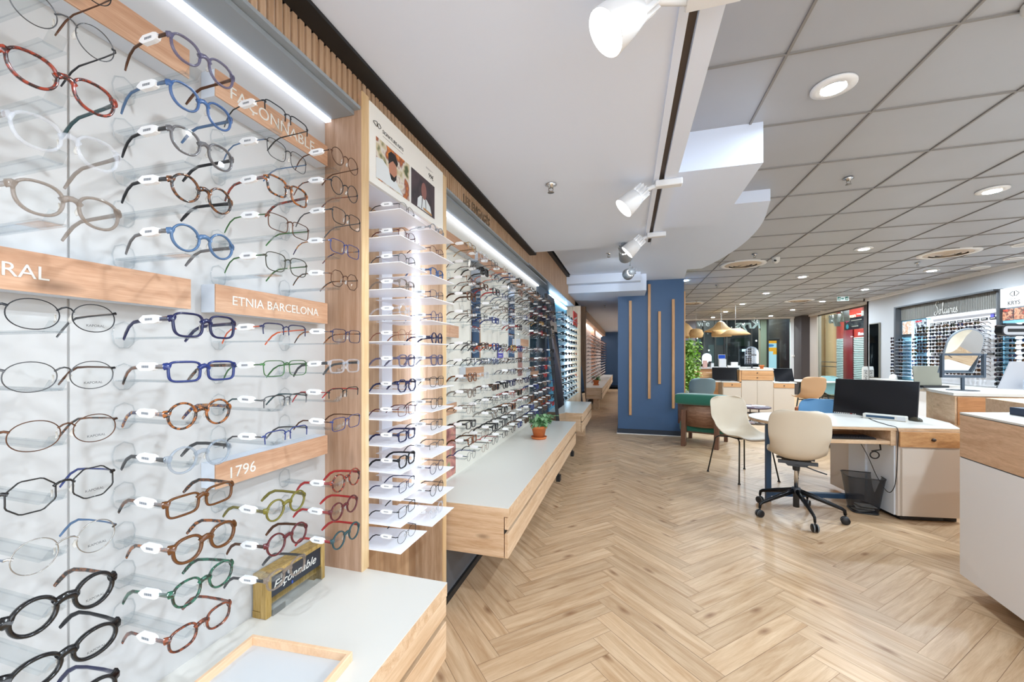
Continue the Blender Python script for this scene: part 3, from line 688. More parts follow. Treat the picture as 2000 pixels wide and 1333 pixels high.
SPEC = {
 0: [('round','wire','darkgrey','brownmetal'), ('round','wire','gun','darkgrey'), ('panto','acetate','redtort','teal'), ('panto','acetate','clear','clearbrown'), ('panto','acetate','clearbrown',None), ('oval','wire','darkgrey','gun'), ('oval','wire','gun','brownmetal'), ('oval','wire','brownmetal','darktort'), ('hex','metal','black','blue'), ('round','wire','silver','steel'), ('round','thick','black','darktort'), ('oval','thick','black','darkgrey'), ('oval','thick','black','navy')],
 1: [('panto','acetate','lilac','brownmetal'), ('panto','acetate','skyblue','steel'), ('panto','acetate','grey','darkgrey'), ('round','acetate','darktort','darkgrey'), ('round','acetate','steel','grey'), ('square','acetate','navy',None), ('rect','acetate','blue','darktort'), ('round','acetate','tort','bluetort'), ('round','acetate','clearblue','gun'), ('rect','acetate','caramel','darktort'), ('panto','thick','caramel','tort'), ('panto','acetate','greentort',None), ('small','acetate','browntort','browntort')],
 2: [('rect','half','darkgrey','black'), ('square','wire','darkgrey','steel'), ('square','acetate','tort','redtort'), ('rect','metal','brownmetal','green'), ('square','metal','darkolive','green'), ('rect','half','navy','orange'), ('rect','metal','green','green'), ('rect','half','gun','teal'), ('rect','half','blue','gun'), None, ('round','acetate','olive','olive'), ('round','acetate','darkred','brownmetal'), ('small','acetate','clearbrown','gun')],
 3: [('round','metal','brownmetal',None), ('round','metal','darkgrey','browntort'), ('square','metal','black','gun'), ('rect','metal','blue','bluetort'), ('hex','metal','brownmetal','darktort'), ('rect','metal','navy','tort'), ('rect','acetate','clear','gun'), ('rect','half','black','red'), ('rect','metal','blue','brownmetal'), None, ('round','acetate','redtort','red'), ('round','acetate','darkred','red'), ('round','acetate','teal','red')]}
GRPN = 'eyeglasses on the nearest wall panel'
COLN = ['nearest column of the first wall panel', 'second column of the first wall panel', 'third column of the first panel', 'column beside the oak pillar']
for ci, yc in enumerate((.395, .598, .806, 1.020)):
    for ri, z in enumerate(ROWZ):
        sp = SPEC[ci][ri]
        if sp is None: continue
        shp, sty, c, tcx = sp
        lab = '%s %s eyeglasses, %s row, %s' % (CN[c], SHN[shp], ORD[ri], COLN[ci])
        put('acrylic_holder', holder_mb(yc, z-.012), ACR, near)
        glasses(shp, sty, c, (-.817 + R.uniform(-.004, .004), yc + R.uniform(-.004, .004), z), pi/2 + R.uniform(-.03, .03), True, lab, GRPN, tc=tcx, scale=1.02, tilt=R.uniform(-.05, .05))
def sign(y0, y1, z0, z1, body, lab, xf=-1.0, ts=.040, dy=.03, px=PX):
    t = emp('brand_sign', lab, 'sign', (px, y0, z0), group='wooden name plates on the display walls')
    s = MB(); s.box(px+.0005, xf-.004, y0, y1, z0, z1); put('box', s, mat('sign_box_white', '#cfd6e0', .5), t)
    s = MB(); s.box(xf-.004, xf, y0, y1, z0, z1); put('wood_face', s, SIGNW, t)
    if body: text('lettering', body, ts, (xf+.0004, y0+dy, (z0+z1)/2-ts*.36), RW, WHITE, t, ext=.0008)
    return t
sign(-.35, .703, 1.412, 1.483, 'KAPORAL', 'wooden name plate reading KAPORAL', ts=.034, dy=.660)
sign(.763, 1.155, 1.412, 1.483, 'ETNIA BARCELONA', 'wooden name plate reading ETNIA BARCELONA', ts=.0345, dy=.042)
sign(.763, 1.155, .962, 1.026, '1796', 'wooden name plate reading 1796', ts=.042, dy=.03)
sign(.763, 1.155, 1.960, 2.028, 'FAÇONNABLE', 'wooden name plate reading FAÇONNABLE high on the nearest panel', ts=.046, dy=.035)
sign(-.35, .700, 1.960, 2.028, '', 'plain long wooden name plate high on the nearest panel')
# small printed logo on lenses is left to the demo-print strips on the nearest lenses
DEMO = mat('demo_print', '#4a4a4a', .6)
for o in [o for o in list(C.objects) if o.get('group') == GRPN and abs(o.location.y-.395) < .02 and o.location.z < 1.45]:
    f = [ch for ch in o.children if ch.name.startswith('lens')][0]
    cu = bpy.data.curves.new('t', 'FONT'); cu.body = 'KAPORAL'; cu.size = .0052; cu.extrude = .00005; cu.align_x = 'CENTER'; q = bpy.data.objects.new('t', cu); C.objects.link(q)
    me = bpy.data.meshes.new_from_object(q.evaluated_get(bpy.context.evaluated_depsgraph_get())); bpy.data.objects.remove(q); bpy.data.curves.remove(cu)
    me.transform(Matrix.Translation((.034, -.0024, -.0135)) @ Matrix.Rotation(pi/2, 4, 'X')); me.materials.clear(); me.materials.append(DEMO); me.name = 'demo_print'
    p = bpy.data.objects.new('demo_print', me); C.objects.link(p); p.parent = f
# oak pillar
t = emp('oak_pillar', 'tall oak pillar panel between the nearest display and the poster tower', 'pillar panel', (-.97, 1.22, .541))
s = MB(); s.box(-1.05, -.8971, 1.200, 1.238, .541, 2.232); put('board', s, wood('pillar_wood', '#bb9a82', '#9d7a60', 'z', stretch=24, knots=.35), t)
s = MB(); s.box(-.897, -.893, 1.200, 1.238, .541, 2.232); put('front_edge', s, OAKE, t)
# floating counters with drawers
def counter(y0, y1, xf, ztop, zbot, lab, drawers, xb=-1.06, gap_z=.42, endlab=None, thick=.045, inset=.0):
    t = emp('floating_counter', lab, 'counter', (xf, (y0+y1)/2, zbot))
    s = MB(); s.box(xb, xf, y0, y1, ztop-.003, ztop); put('white_top', s, WHITE, t)
    s = MB(); s.box(xb, xf, y0, y1, ztop-thick, ztop-.003); put('top_edge', s, OAKX, t)
    s = MB(); s.box(xb, xf-.024, y0, y1, zbot, ztop-thick); put('carcass', s, OAKX, t)
    n = drawers; L_ = (y1-y0)/n
    for i in range(n):
        a, b_ = y0+i*L_+(.0 if i == 0 else .002), y0+(i+1)*L_-.002
        s = MB(); s.box(xf-.020, xf-.002, a, b_, gap_z+.012, ztop-thick-.004, bev=.0012); d = put('drawer', s, OAK, t)
        s = MB(); s.box(xf-.020, xf-.002, a, b_, zbot, gap_z-.008, bev=.0012); d = put('drawer', s, OAK, t)
    s = MB(); s.box(xf-.0235, xf-.021, y0+.001, y1-.001, gap_z-.01, gap_z+.014); put('shadow_gap', s, BLACK, t)
    return t
counter(-1.6, 1.226, -.58, .541, .29, 'nearest white-topped oak drawer counter under the first display panel', 2)
LONG = counter(1.905, 4.64, -.568, .541, .29, 'long floating white-topped oak drawer counter holding the potted plant', 3, xb=-1.06)
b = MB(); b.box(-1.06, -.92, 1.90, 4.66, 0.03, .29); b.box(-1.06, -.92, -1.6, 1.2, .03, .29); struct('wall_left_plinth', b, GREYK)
b = MB(); b.box(-1.06, -.905, -1.6, 17.1, 0, .035); struct('baseboard_left', b, BLACK)
for yy in (3.6, 4.55):
    b = MB(); b.box(-.66, -.60, yy, yy+.05, .20, .29); b.box(-.62, -.585, yy-.01, yy+.06, .16, .21); put('bracket', b, BLACK, LONG)
# tray + fatheadre block
t = emp('wooden_tray', 'shallow pale wooden tray lying on the nearest white counter', 'tray', (-.79, .68, .5412), rz=radians(4))
s = MB(); x0, x1, y0, y1, h, w = -.15, .145, -.26, .155, .024, .010
s.box(x0, x1, y0, y0+w, 0, h, bev=.001); s.box(x0, x1, y1-w, y1, 0, h, bev=.001); s.box(x0, x0+w, y0+w, y1-w, 0, h, bev=.001); s.box(x1-w, x1, y0+w, y1-w, 0, h, bev=.001)
put('rim', s, PALE, t, world=False)
s = MB(); s.box(x0+w, x1-w, y0+w, y1-w, 0, .003); put('base', s, mat('tray_felt', '#c9cbcd', .7), t, world=False)
OLDW = wood('block_wood', '#b99b62', '#8f7238', 'z', scale=8)
t = emp('brand_block', 'wooden block with a dark plate and white script standing on the counter', 'sign block', (-1.0, 1.02, .541))
s = MB(); s.box(-1.045, -1.018, .905, 1.138, .56, .668, bev=.002); s.box(-1.045, -1.018, .905, .93, .541, .56); s.box(-1.045, -1.018, 1.112, 1.138, .541, .56); s.box(-1.018, -.995, .905, .925, .541, .664, bev=.002); s.box(-1.018, -.995, 1.122, 1.138, .541, .664, bev=.002); s.box(-1.018, -.995, .925, 1.122, .655, .668, bev=.001); put('block', s, OLDW, t)
s = MB(); s.box(-1.018, -1.0, .926, 1.121, .592, .652); put('dark_plate', s, mat('plate_navy', '#1e2530', .35), t)
SCR = basis((0, 1, 0), (0, 0, 1))
text('lettering', 'Façonnable', .037, (-.9995, .932, .610), SCR, WHITE, t, ext=.0005, shear=.35, sx=1.0)
s = MB(); s.box(-.9995, -.999, 1.00, 1.006, .594, .603); put('flag', s, mat('flag_blue', '#2a4a9a', .5), t)
s = MB(); s.box(-1.018, -.992, .925, 1.122, .541, .585); put('acrylic_riser', s, ACR, t)

# ------------------------------------------------------------------ poster tower
tw = emp('display_tower', 'narrow lit display tower of white shelves between oak panels', 'display tower', (-1.0, 1.55, 0))
s = MB(); s.box(-1.055, -1.045, 1.238, 1.835, .03, 2.2); put('back_panel', s, BACKW, tw)
s = MB(); s.box(-1.055, -.895, 1.835, 1.872, .03, 2.215); put('side_panel', s, OAKZ, tw)
s = MB(); s.box(-.895, -.890, 1.835, 1.872, .03, 2.215); put('side_panel_edge', s, OAKE, tw)
s = MB(); s.box(-1.045, -.905, 1.238, 1.835, 1.93, 1.94); put('light_shelf', s, SHELFW, tw)
for (a, b_) in ((1.24, 1.34), (1.52, 1.60)):
    s = MB(); s.box(-1.045, -1.03, a, b_, .60, 1.93); put('shelf_bracket', s, SHELFW, tw)
s = MB(); s.box(-1.040, -1.012, 1.790, 1.818, .60, 1.93); put('led_strip', s, emis('led_tower', '#e9efff', 4.), tw)
s = MB(); s.box(-1.02, -.99, 1.241, 1.25, .60, 1.93); put('led_strip', s, emis('led_tower_side', '#e9efff', 1.6), tw)
SHZ = [.605 + .0935*i for i in range(14)]
COLT = ['nearer column', 'farther column']
TOWC = [[('oval','wire','darkgrey'),('rect','metal','black'),('rect','metal','navy'),('square','acetate','darkgrey'),('rect','acetate','navy'),('rect','metal','darkred'),('hex','acetate','navy'),('square','acetate','lilac'),('hex','wire','rose'),('round','acetate','clear'),('square','acetate','clearbrown'),('panto','metal','gun'),('panto','metal','darkred'),('avi','wire','gun')],
        [('square','acetate','clear'),('round','metal','darkgrey'),('panto','metal','navy'),('rect','half','gun'),('rect','metal','gun'),('square','metal','black'),('square','metal','darkgrey'),('square','acetate','lilac'),('round','acetate','navy'),('round','metal','blue'),('square','metal','navy'),('square','acetate','skyblue'),('panto','metal','darkred'),('round','acetate','clearblue')]]
for ci, (y0, y1) in enumerate(((1.2395, 1.432), (1.475, 1.69))):
    for ri, z in enumerate(SHZ):
        if ci == 1 and ri == 0: pass
        s = MB(); s.prism([(-1.03, y0), (-.765, y0+.0), (-.765, y1), (-1.03, y1-.03)], z-.0025, z); put('shelf', s, SHELFW, tw)
        if ri == 13 and ci == 1: pass
        shp, sty, c = TOWC[ci][ri] if ri < 14 else TOWC[ci][0]
        yc = (y0+y1)/2+.006
        lab = '%s %s eyeglasses, %s shelf from below, %s of tower' % (CN[c], SHN[shp], ['lowest','second','third','fourth','fifth','sixth','seventh','eighth','ninth','tenth','eleventh','twelfth','thirteenth','topmost'][ri], COLT[ci])
        glasses(shp, sty, c, (-.80, yc, z+.0235), pi/2 + R.uniform(-.07, .07), True, lab, 'eyeglasses on the poster tower', scale=.98)
# poster
ps = emp('poster_panel', 'white poster board with two portraits, SIGNATURE KRYS and a price', 'poster', (-.90, 1.54, 1.93))
s = MB(); s.box(-.905, -.890, 1.239, 1.834, 1.931, 2.222, bev=.001); put('board', s, mat('poster_white', '#efeee8', .5), ps)
def flat(name, polys, m, par, x=-.8895, t_=.0004):
    s = MB()
    for pl in polys: s.prism(pl, x, x+t_, axis='x')
    return put(name, s, m, par)
def ell(cy, cz, a, b_, n=20): return [(cy+a*cos(2*pi*i/n), cz+b_*sin(2*pi*i/n)) for i in range(n)]
flat('photo', [[(1.275, 1.958), (1.51, 1.958), (1.51, 2.112), (1.275, 2.112)]], picture('photo_left', ['#4c5a36', '#c9bd9a', '#dcd6cc', '#8d4a35', '#d9822f', '#e8e4de'], 16, 2.), ps)
flat('photo', [[(1.525, 1.958), (1.74, 1.958), (1.74, 2.112), (1.525, 2.112)]], picture('photo_right', ['#332a30', '#4a3a40', '#2c262c', '#57464a'], 10, 5.), ps)
SKIN = mat('print_skin', '#b77f66', .6); HAIR = mat('print_hair', '#1d1715', .6); SHIRT = mat('print_shirt', '#dce2e4', .6)
flat('printed_shirt', [[(1.275, 1.962), (1.275, 2.035), (1.315, 2.045), (1.37, 2.02), (1.42, 1.99), (1.46, 1.962)]], SHIRT, ps, -.8891)
flat('printed_face', [ell(1.385, 2.035, .028, .042)], SKIN, ps, -.8888); flat('printed_hair', [[(1.355, 2.045), (1.352, 2.085), (1.372, 2.102), (1.402, 2.100), (1.42, 2.075), (1.414, 2.058), (1.385, 2.07), (1.368, 2.058)], [(1.362, 2.015), (1.372, 1.993), (1.392, 1.99), (1.408, 2.005), (1.41, 2.025), (1.392, 2.008), (1.375, 2.012)]], HAIR, ps, -.8885)
flat('printed_shirt', [[(1.575, 1.962), (1.58, 2.0), (1.605, 2.02), (1.66, 2.02), (1.695, 2.0), (1.71, 1.962)]], SHIRT, ps, -.8891)
flat('printed_face', [ell(1.635, 2.05, .024, .038)], mat('print_skin_dark', '#8d5f58', .6), ps, -.8888)
flat('printed_strap', [[(1.612, 1.965), (1.616, 1.965), (1.622, 2.018), (1.617, 2.018)], [(1.652, 1.965), (1.656, 1.965), (1.652, 2.018), (1.648, 2.018)]], HAIR, ps, -.8886)
flat('printed_tray', [[(1.63, 1.966), (1.71, 1.961), (1.71, 1.970), (1.63, 1.976)]], mat('print_wood', '#b98d5c', .6), ps, -.8883)
INK = mat('black_ink', '#26272a', .5)
def logo(par, x, cy, cz, k, m, wr=.0011, flip=1, cat=None):
    """two mirrored rounded triangles"""
    s = MB()
    for sg in (1, -1):
        P_ = [(.06*sg, 0), (.42*sg, .36), (.62*sg, .34), (.98*sg, .06), (.98*sg, -.06), (.62*sg, -.34), (.42*sg, -.36)] if sg > 0 else [(.02*sg, -.36), (.02*sg, .36), (.30*sg, .36), (.95*sg, .06), (.95*sg, -.06), (.30*sg, -.36)]
        s.tube([(x, cy+p[0]*k*flip, cz+p[1]*k) for p in P_], wr, 6, closed=True)
    return put('logo_mark', s, m, par)
logo(ps, -.889, 1.282, 2.158, .024, INK, .0012)
text('lettering', 'SIGNATURE KRYS', .0185, (-.8893, 1.316, 2.145), RW, INK, ps, ext=.0003)
s = MB(); s.box(-.8895, -.8892, 1.318, 1.46, 2.1335, 2.1352); s.box(-.8895, -.8892, 1.655, 1.72, 2.172, 2.1735); s.box(-.8895, -.8892, 1.655, 1.70, 2.168, 2.1692); put('fine_print', s, mat('grey_ink', '#9a9a9a', .5), ps)
text('lettering', '99€', .030, (-.8893, 1.68, 2.135), RW, INK, ps, ext=.0003)

# ------------------------------------------------------------------ far display on the left wall
far = emp('display_wall', 'long white backlit display wall panel beyond the poster tower', 'display panel', (PX, 3.2, .541))
s = MB(); y = 1.874
for y2 in (2.2, 2.58, 2.79, 3.2, 3.5, 3.71, 4.1, 4.70):
    s.box(PX-.03, PX, y+.001, y2-.001, .541, 2.16); y = y2
s.box(PX-.04, PX-.003, 1.874, 4.70, .541, 2.16); put('panel', s, PANELF, far)
s = MB(); s.box(PX+.002, PX+.125, 1.874, 4.70, 2.150, 2.164); put('canopy_profile', s, GREYM, far)
s = MB(); s.box(PX+.006, PX+.034, 1.876, 4.69, 2.138, 2.149); put('led_strip', s, LED, far)
for (y0, y1, l) in ((2.59, 2.78, 'nearer'), (3.50, 3.71, 'second'), (4.33, 4.70, 'widest, far')):
    t = emp('wall_mirror', '%s narrow upright mirror set in the long display wall' % l, 'mirror', (PX, y0, 1.25), group='mirrors in the long display wall')
    s = MB(); s.box(PX+.0005, PX+.006, y0, y1, 1.285 if l != 'widest, far' else .6, 2.06, bev=.002); put('glass', s, MIRROR, t)
for (y0, y1, z0, z1, tx, l) in [(1.88, 2.28, 1.412, 1.483, 'LACOSTE', 'first of the lower row behind the tower shelves'), (2.40, 2.73, 1.155, 1.225, 'RAY-BAN', 'below the nearer wall mirror'), (1.88, 2.25, .955, 1.02, '', 'low beside the poster tower'),
                                (3.78, 4.10, 1.40, 1.47, '', 'middle height near the second wall mirror'), (4.2, 4.6, 1.06, 1.13, '', 'low by the leaning mirror'),
                                (1.88, 2.55, 1.96, 2.028, '', 'high, nearest on the long display'), (2.62, 3.36, 1.96, 2.028, '', 'high, second on the long display'), (3.42, 3.95, 1.96, 2.028, '', 'high, third on the long display'), (4.0, 4.68, 1.96, 2.028, '', 'high, farthest on the long display')]:
    sign(y0, y1, z0, z1, '', 'wooden name plate, '+l)
t = emp('promo_card', 'small violet promotional card on the long display wall', 'card', (PX, 3.2, 1.3)); s = MB(); s.box(PX+.008, PX+.010, 3.18, 3.33, 1.285, 1.385); put('card', s, mat('card_violet', '#5a56b4', .4), t)
s = MB(); s.box(PX+.010, PX+.0105, 3.195, 3.315, 1.350, 1.366); s.box(PX+.010, PX+.0105, 3.195, 3.315, 1.325, 1.341); s.box(PX+.010, PX+.0105, 3.205, 3.29, 1.300, 1.306); put('printed_lines', s, WHITE, t)
s = MB(); s.box(PX+.002, PX+.02, 2.80, 3.18, 1.245, 1.285); put('ledge_strip', s, GREYM, label='thin grey ledge strip under the violet card', cat='ledge')
t = emp('promo_poster', 'narrow printed picture strip low on the long display wall', 'poster', (PX, 2.1, .6)); s = MB(); s.box(PX+.004, PX+.007, 2.16, 2.33, .56, .88); put('print', s, picture('strip_print', ['#7d8a5c', '#c8897c', '#7d4a4a', '#d8d2a0'], 9, 4.), t)
t = emp('promo_poster', 'small reddish picture print beyond the second wall mirror', 'poster', (PX, 3.8, 1.1)); s = MB(); s.box(PX+.004, PX+.007, 3.85, 4.0, 1.10, 1.36); put('print', s, picture('strip_print_red', ['#8d5a56', '#b98a80', '#5d3c3c'], 9, 9.), t)
kinds = [('round','metal'), ('panto','acetate'), ('rect','metal'), ('square','metal'), ('rect','acetate'), ('round','wire'), ('hex','wire'), ('square','acetate')]
cols_ = ['black','darkgrey','gun','brownmetal','tort','navy','darktort','clear','darkgrey','blue','silver','red','clearbrown','gold','black','darkgrey']
nfar = 0; farholders = MB()
for cj in range(13):
    yc = 2.03 + .207*cj
    for ri, z in enumerate(ROWZ):
        if cj >= 12 and ri > 20: continue
        if ri == 9 and cj in (0, 2, 3): pass
        q = R.random()
        if R.random() < .06: continue
        if cj in (2, 3) and ri == 7: continue
        shp, sty = kinds[R.randrange(8)]; c = cols_[R.randrange(16)]; lens = None
        if ri >= 8 and q < .30 and cj > 1: lens = R.choice(['brown', 'amber', 'grey', 'brown']); sty = 'sun'; c = R.choice(['darktort', 'tort', 'black'])
        if cj == 1 and ri == 1: lens = 'grey'; sty = 'sun'; c = 'black'; shp = 'square'
        if sty == 'sun' and shp in ('round', 'hex'): shp = 'square'
        hi = None if cj < 7 else False
        h = holder_mb(yc, z-.012)
        if cj < 7: put('acrylic_holder', h, ACR, far)
        else: farholders.add(h.v, h.f)
        lab = '%s %s %s, %s row, column %d past the poster tower' % (CN[c], SHN[shp], 'tinted glasses' if lens else 'eyeglasses', ORD[ri], cj+1)
        glasses(shp, sty, c, (-.815 + R.uniform(-.005, .005), yc + R.uniform(-.005, .005), z), pi/2 + R.uniform(-.05, .05), hi, lab, 'eyeglasses on the long display wall', lens=lens, tc=(None if R.random() < .7 else R.choice(['black', 'red', 'blue', 'darktort', 'orange', 'gun'])), tilt=R.uniform(-.05, .05))
        nfar += 1
put('acrylic_holder', farholders, ACR, far, kind='stuff')
# potted plant
LEAF = mat('leaf_green', '#5d8f5a', .5, noise=.25, nscale=60); LEAF2 = mat('leaf_pale', '#88ad80', .5, noise=.2, nscale=60); TERRA = mat('terracotta', '#c9713c', .7, noise=.08, nscale=20)
def leaf_mb(s, base, d, L_, W_, droop, mi):
    d = Vector(d).normalized(); side = d.cross(Vector((0, 0, 1)));
    if side.length < .1: side = Vector((1, 0, 0))
    side.normalize(); n = 5; G = []
    for i in range(n+1):
        t = i/n; c = Vector(base) + d*L_*t + Vector((0, 0, -droop*t*t)); w = W_*sin(pi*min(1, t*.92+.08))**.8
        G.append([tuple(c-side*w+Vector((0, 0, w*.25))), tuple(c), tuple(c+side*w+Vector((0, 0, w*.25)))])
    s.grid(G, mi)
def potted(loc, k, lab, name='potted_plant', seed=1, stems=26, spread=1., saucer=True):
    rr = random.Random(seed); t = emp(name, lab, 'plant', loc); M = Matrix.Translation(loc)
    s = MB(); s.lathe([(0, .004*k), (.040*k, .004*k), (.058*k, .085*k), (.064*k, .085*k), (.064*k, .105*k), (.058*k, .105*k), (.054*k, .08*k), (0, .08*k)], 32, M=M); put('pot', s, TERRA, t)
    if saucer: s = MB(); s.lathe([(0, 0), (.056*k, 0), (.064*k, .018*k), (.060*k, .018*k), (.052*k, .006*k), (0, .006*k)], 32, M=M); put('saucer', s, TERRA, t)
    s = MB(); s.lathe([(0, .086*k), (.054*k, .084*k)], 20, M=M); put('soil', s, mat('soil', '#3a2a1e', .9), t)
    st = MB(); lf = MB()
    for i in range(stems):
        a = rr.uniform(0, 2*pi); out = rr.uniform(.02, .085)*k*spread; h = rr.uniform(.05, .12)*k
        b0 = Vector(loc)+Vector((rr.uniform(-.02, .02)*k, rr.uniform(-.02, .02)*k, .085*k)); tip = b0 + Vector((cos(a)*out, sin(a)*out, h))
        st.tube([tuple(b0), tuple((b0+tip)/2 + Vector((0, 0, .01*k))), tuple(tip)], .0013*k, 5)
        for q in range(7):
            aa = a + rr.uniform(-1.6, 1.6); p = b0.lerp(tip, rr.uniform(.4, 1.))
            leaf_mb(lf, p, (cos(aa), sin(aa), rr.uniform(-.5, .5)), rr.uniform(.035, .065)*k, rr.uniform(.010, .017)*k, rr.uniform(.005, .03)*k, rr.randrange(2))
    put('stems', st, LEAF, t); put('leaves', lf, [LEAF, LEAF2], t)
    return t
potted((-.78, 3.60, .5415), 1.15, 'terracotta pot of grey-green leafy herb on the long white counter', seed=3)
s = MB(); rr = random.Random(5); lf = MB()
pl = [o for o in C.objects if o.name.startswith('potted_plant')][0]
for q in range(4):   # long trailing shoots to the far side
    b0 = Vector((-.78, 3.62, .66)); tip = b0 + Vector((-.02+.03*q, .32+.12*q, .05-.02*q)); mid = (b0+tip)/2+Vector((0, 0, .05))
    s.tube([tuple(b0), tuple(mid), tuple(tip)], .0018, 5)
    for w in range(12):
        t_ = .3+.7*w/12; p = b0*(1-t_)**2+mid*2*t_*(1-t_)+tip*t_*t_; aa = rr.uniform(0, 6.28); leaf_mb(lf, p, (cos(aa), sin(aa), .3), .05, .014, .015, w % 2)
put('long_stems', s, LEAF, pl); put('trailing_leaves', lf, [LEAF, LEAF2], pl)

# ------------------------------------------------------------------ leaning mirrors and the blue unit
def leaning(y0, y1, xt, xb, zt, zb, lab):
    t = emp('leaning_mirror', lab, 'mirror', ((xt+xb)/2, y0, 0), group='tall leaning mirrors of the aisle')
    th = .035
    s = MB(); s.prism([(xb, zb), (xt, zt), (xt-th, zt), (xb-th, zb)], y0, y1, axis='y'); put('frame', s, DARKG, t)
    s = MB(); dx = .0015; s.add([(xb+dx, y0+.02, zb+.03), (xb+dx, y1-.02, zb+.03), (xt+dx+.001, y1-.02, zt-.03), (xt+dx+.001, y0+.02, zt-.03)], [(0, 1, 2, 3)]); put('glass', s, MIRROR, t)
leaning(4.76, 5.26, -.93, -.74, 2.06, .02, 'tall dark-edged mirror leaning between the long counter and the blue display')
leaning(7.35, 7.85, -.93, -.74, 2.0, .02, 'tall dark-edged mirror leaning beyond the blue display')
b = MB(); b.box(-1.06, -1.04, 4.70, 5.30, .0, 2.24); struct('wall_left_grey_return', b, mat('bluegrey_panel', '#6f7d8c', .5))
BLUEP = mat('blue_panel', '#5fb0d0', .4); BLUES = clear('blue_acrylic', '#bfe6f4', .12, haze=.12, hazec='#9fd8ee')
bu = emp('sunglasses_display', 'blue lit sunglasses display of small shelves beyond the leaning mirror', 'display unit', (-1.0, 6.2, .541))
s = MB(); s.box(-1.06, -1.045, 5.30, 7.2, .541, 2.19); put('back_panel', s, BLUEP, bu)
s = MB(); s.box(-1.06, -1.03, 5.30, 5.40, .541, 2.19); put('side_panel', s, NAVY, bu)
s = MB(); s.box(-1.06, -.80, 7.2, 7.26, .0, 2.2); put('end_panel', s, OAKZ, bu)
s = MB(); s.box(-1.04, -1.0, 7.10, 7.16, .62, 1.95); put('led_strip', s, emis('led_blue', '#cfe9ff', 9.), bu)
s = MB(); s.box(-1.04, -1.02, 5.42, 7.05, 2.12, 2.15); put('led_strip', s, emis('led_blue', '#cfe9ff', 9.), bu)
BW = mat('blue_white_shelf', '#cfeaf4', .3)
names = []
for cj in range(6):
    yc = 5.56 + .30*cj
    for ri in range(14):
        z = .66 + .0935*ri
        s = MB(); s.box(-1.045, -.83, yc-.085, yc+.085, z-.003, z); put('shelf', s, BW, bu)
        c = R.choice(['black', 'darktort', 'teal', 'black', 'navy', 'darkgrey', 'orange' if cj == 5 else 'black'])
        glasses(R.choice(['square', 'panto', 'rect', 'avi']), 'sun', c, (-.86, yc, z+.0235), pi/2 + R.uniform(-.1, .1), False,
                '%s sunglasses, %s shelf, column %d of the blue display' % (CN[c], ORD[13-ri], cj+1), 'sunglasses on the blue display', lens=R.choice(['grey', 'brown', 'green', 'blue']), name='sunglasses', cat='sunglasses')
t = emp('brand_card', 'red brand card high at the far end of the blue display', 'card', (-.85, 6.9, 1.95)); s = MB(); s.box(-.86, -.85, 6.62, 7.15, 1.82, 2.05); put('card', s, mat('card_red', '#d8352c', .4), t)
s = MB(); s.prism([(6.68, 1.90), (7.06, 1.96), (7.06, 1.99), (6.68, 1.93)], -.8499, -.849, axis='x'); put('printed_stroke', s, WHITE, t)
K2 = counter(5.36, 6.72, -.568, .541, .29, 'short white-topped oak counter under the blue display', 1)
K3 = counter(9.75, 12.6, -.57, .541, .27, 'far oak counter in the aisle holding a small potted plant', 2, gap_z=.4)
counter(12.75, 16.9, -.57, .541, .25, 'farthest oak counter at the end of the aisle', 2, gap_z=.4)
for yy, kk_ in ((6.55, K2), (9.95, K3)):
    b = MB(); b.box(-.80, -.66, yy, yy+.12, 0, .29 if yy < 8 else .27); put('support_leg', b, OAK, kk_)
# third unit
u3 = emp('far_display', 'far lit display wall of eyeglasses towards the end of the aisle', 'display unit', (-1.0, 12, .541))
s = MB(); s.box(-1.06, -.80, 8.10, 8.2, 0, 2.295); put('end_panel', s, wood('far_end_wood', '#8d6a4c', '#6c4d35', 'z'), u3)
s = MB(); s.box(-1.06, -1.045, 8.2, 16.9, .541, 2.29); put('panel', s, mat('far_panel', '#f0dcd2', .5), u3)
s = MB(); s.box(-1.04, -.86, 8.2, 16.9, 2.12, 2.298); put('fascia', s, SLATW, u3)
s = MB(); s.box(-1.04, -1.0, 8.4, 12.2, 2.10, 2.12); s.box(-1.04, -1.0, 12.8, 16.8, 2.10, 2.12); put('led_strip', s, emis('led_far', '#fff4f0', 12.), u3)
s = MB(); s.box(-1.045, -.95, 12.2, 12.8, .541, 2.1); put('peach_column', s, mat('peach_panel', '#e0b49c', .5), u3)
st = MB(); ln = MB(); d = proto('square', 'metal', False)['all']
fv = [v.co.copy() for v in d.vertices]; ff = [list(p.vertices) for p in d.polygons]; fmi = [p.material_index for p in d.polygons]
big = MB()
for cj in range(27):
    for ri in range(13):
        M = Matrix.Translation((-.82, 9.9+.26*cj, .66+.095*ri)) @ Matrix.Rotation(pi/2 + R.uniform(-.1, .1), 4, 'Z')
        o_ = len(big.v); big.v += [tuple(M @ v) for v in fv]
        k_ = R.randrange(3)
        for f, mi in zip(ff, fmi): big.f.append([i+o_ for i in f]); big.m.append(mi if mi else (0, 3, 4)[k_]); big.sm.append(True)
put('distant_eyeglasses', big, [FM['darkgrey'], LENS, TAG, FM['rose'], FM['black']], label='dense rows of small eyeglasses on the far display walls of the aisle', cat='eyeglasses', kind='stuff', fixn=False)
s = MB()
for cj in range(27):
    for ri in range(13): s.box(-1.045, -.84, 9.9+.26*cj-.012, 9.9+.26*cj+.012, .64+.095*ri, .643+.095*ri)
put('acrylic_holder', s, ACR, u3, kind='stuff')
potted((-.78, 10.6, .5415), 1.3, 'small terracotta potted plant on the far aisle counter', seed=8, stems=10)
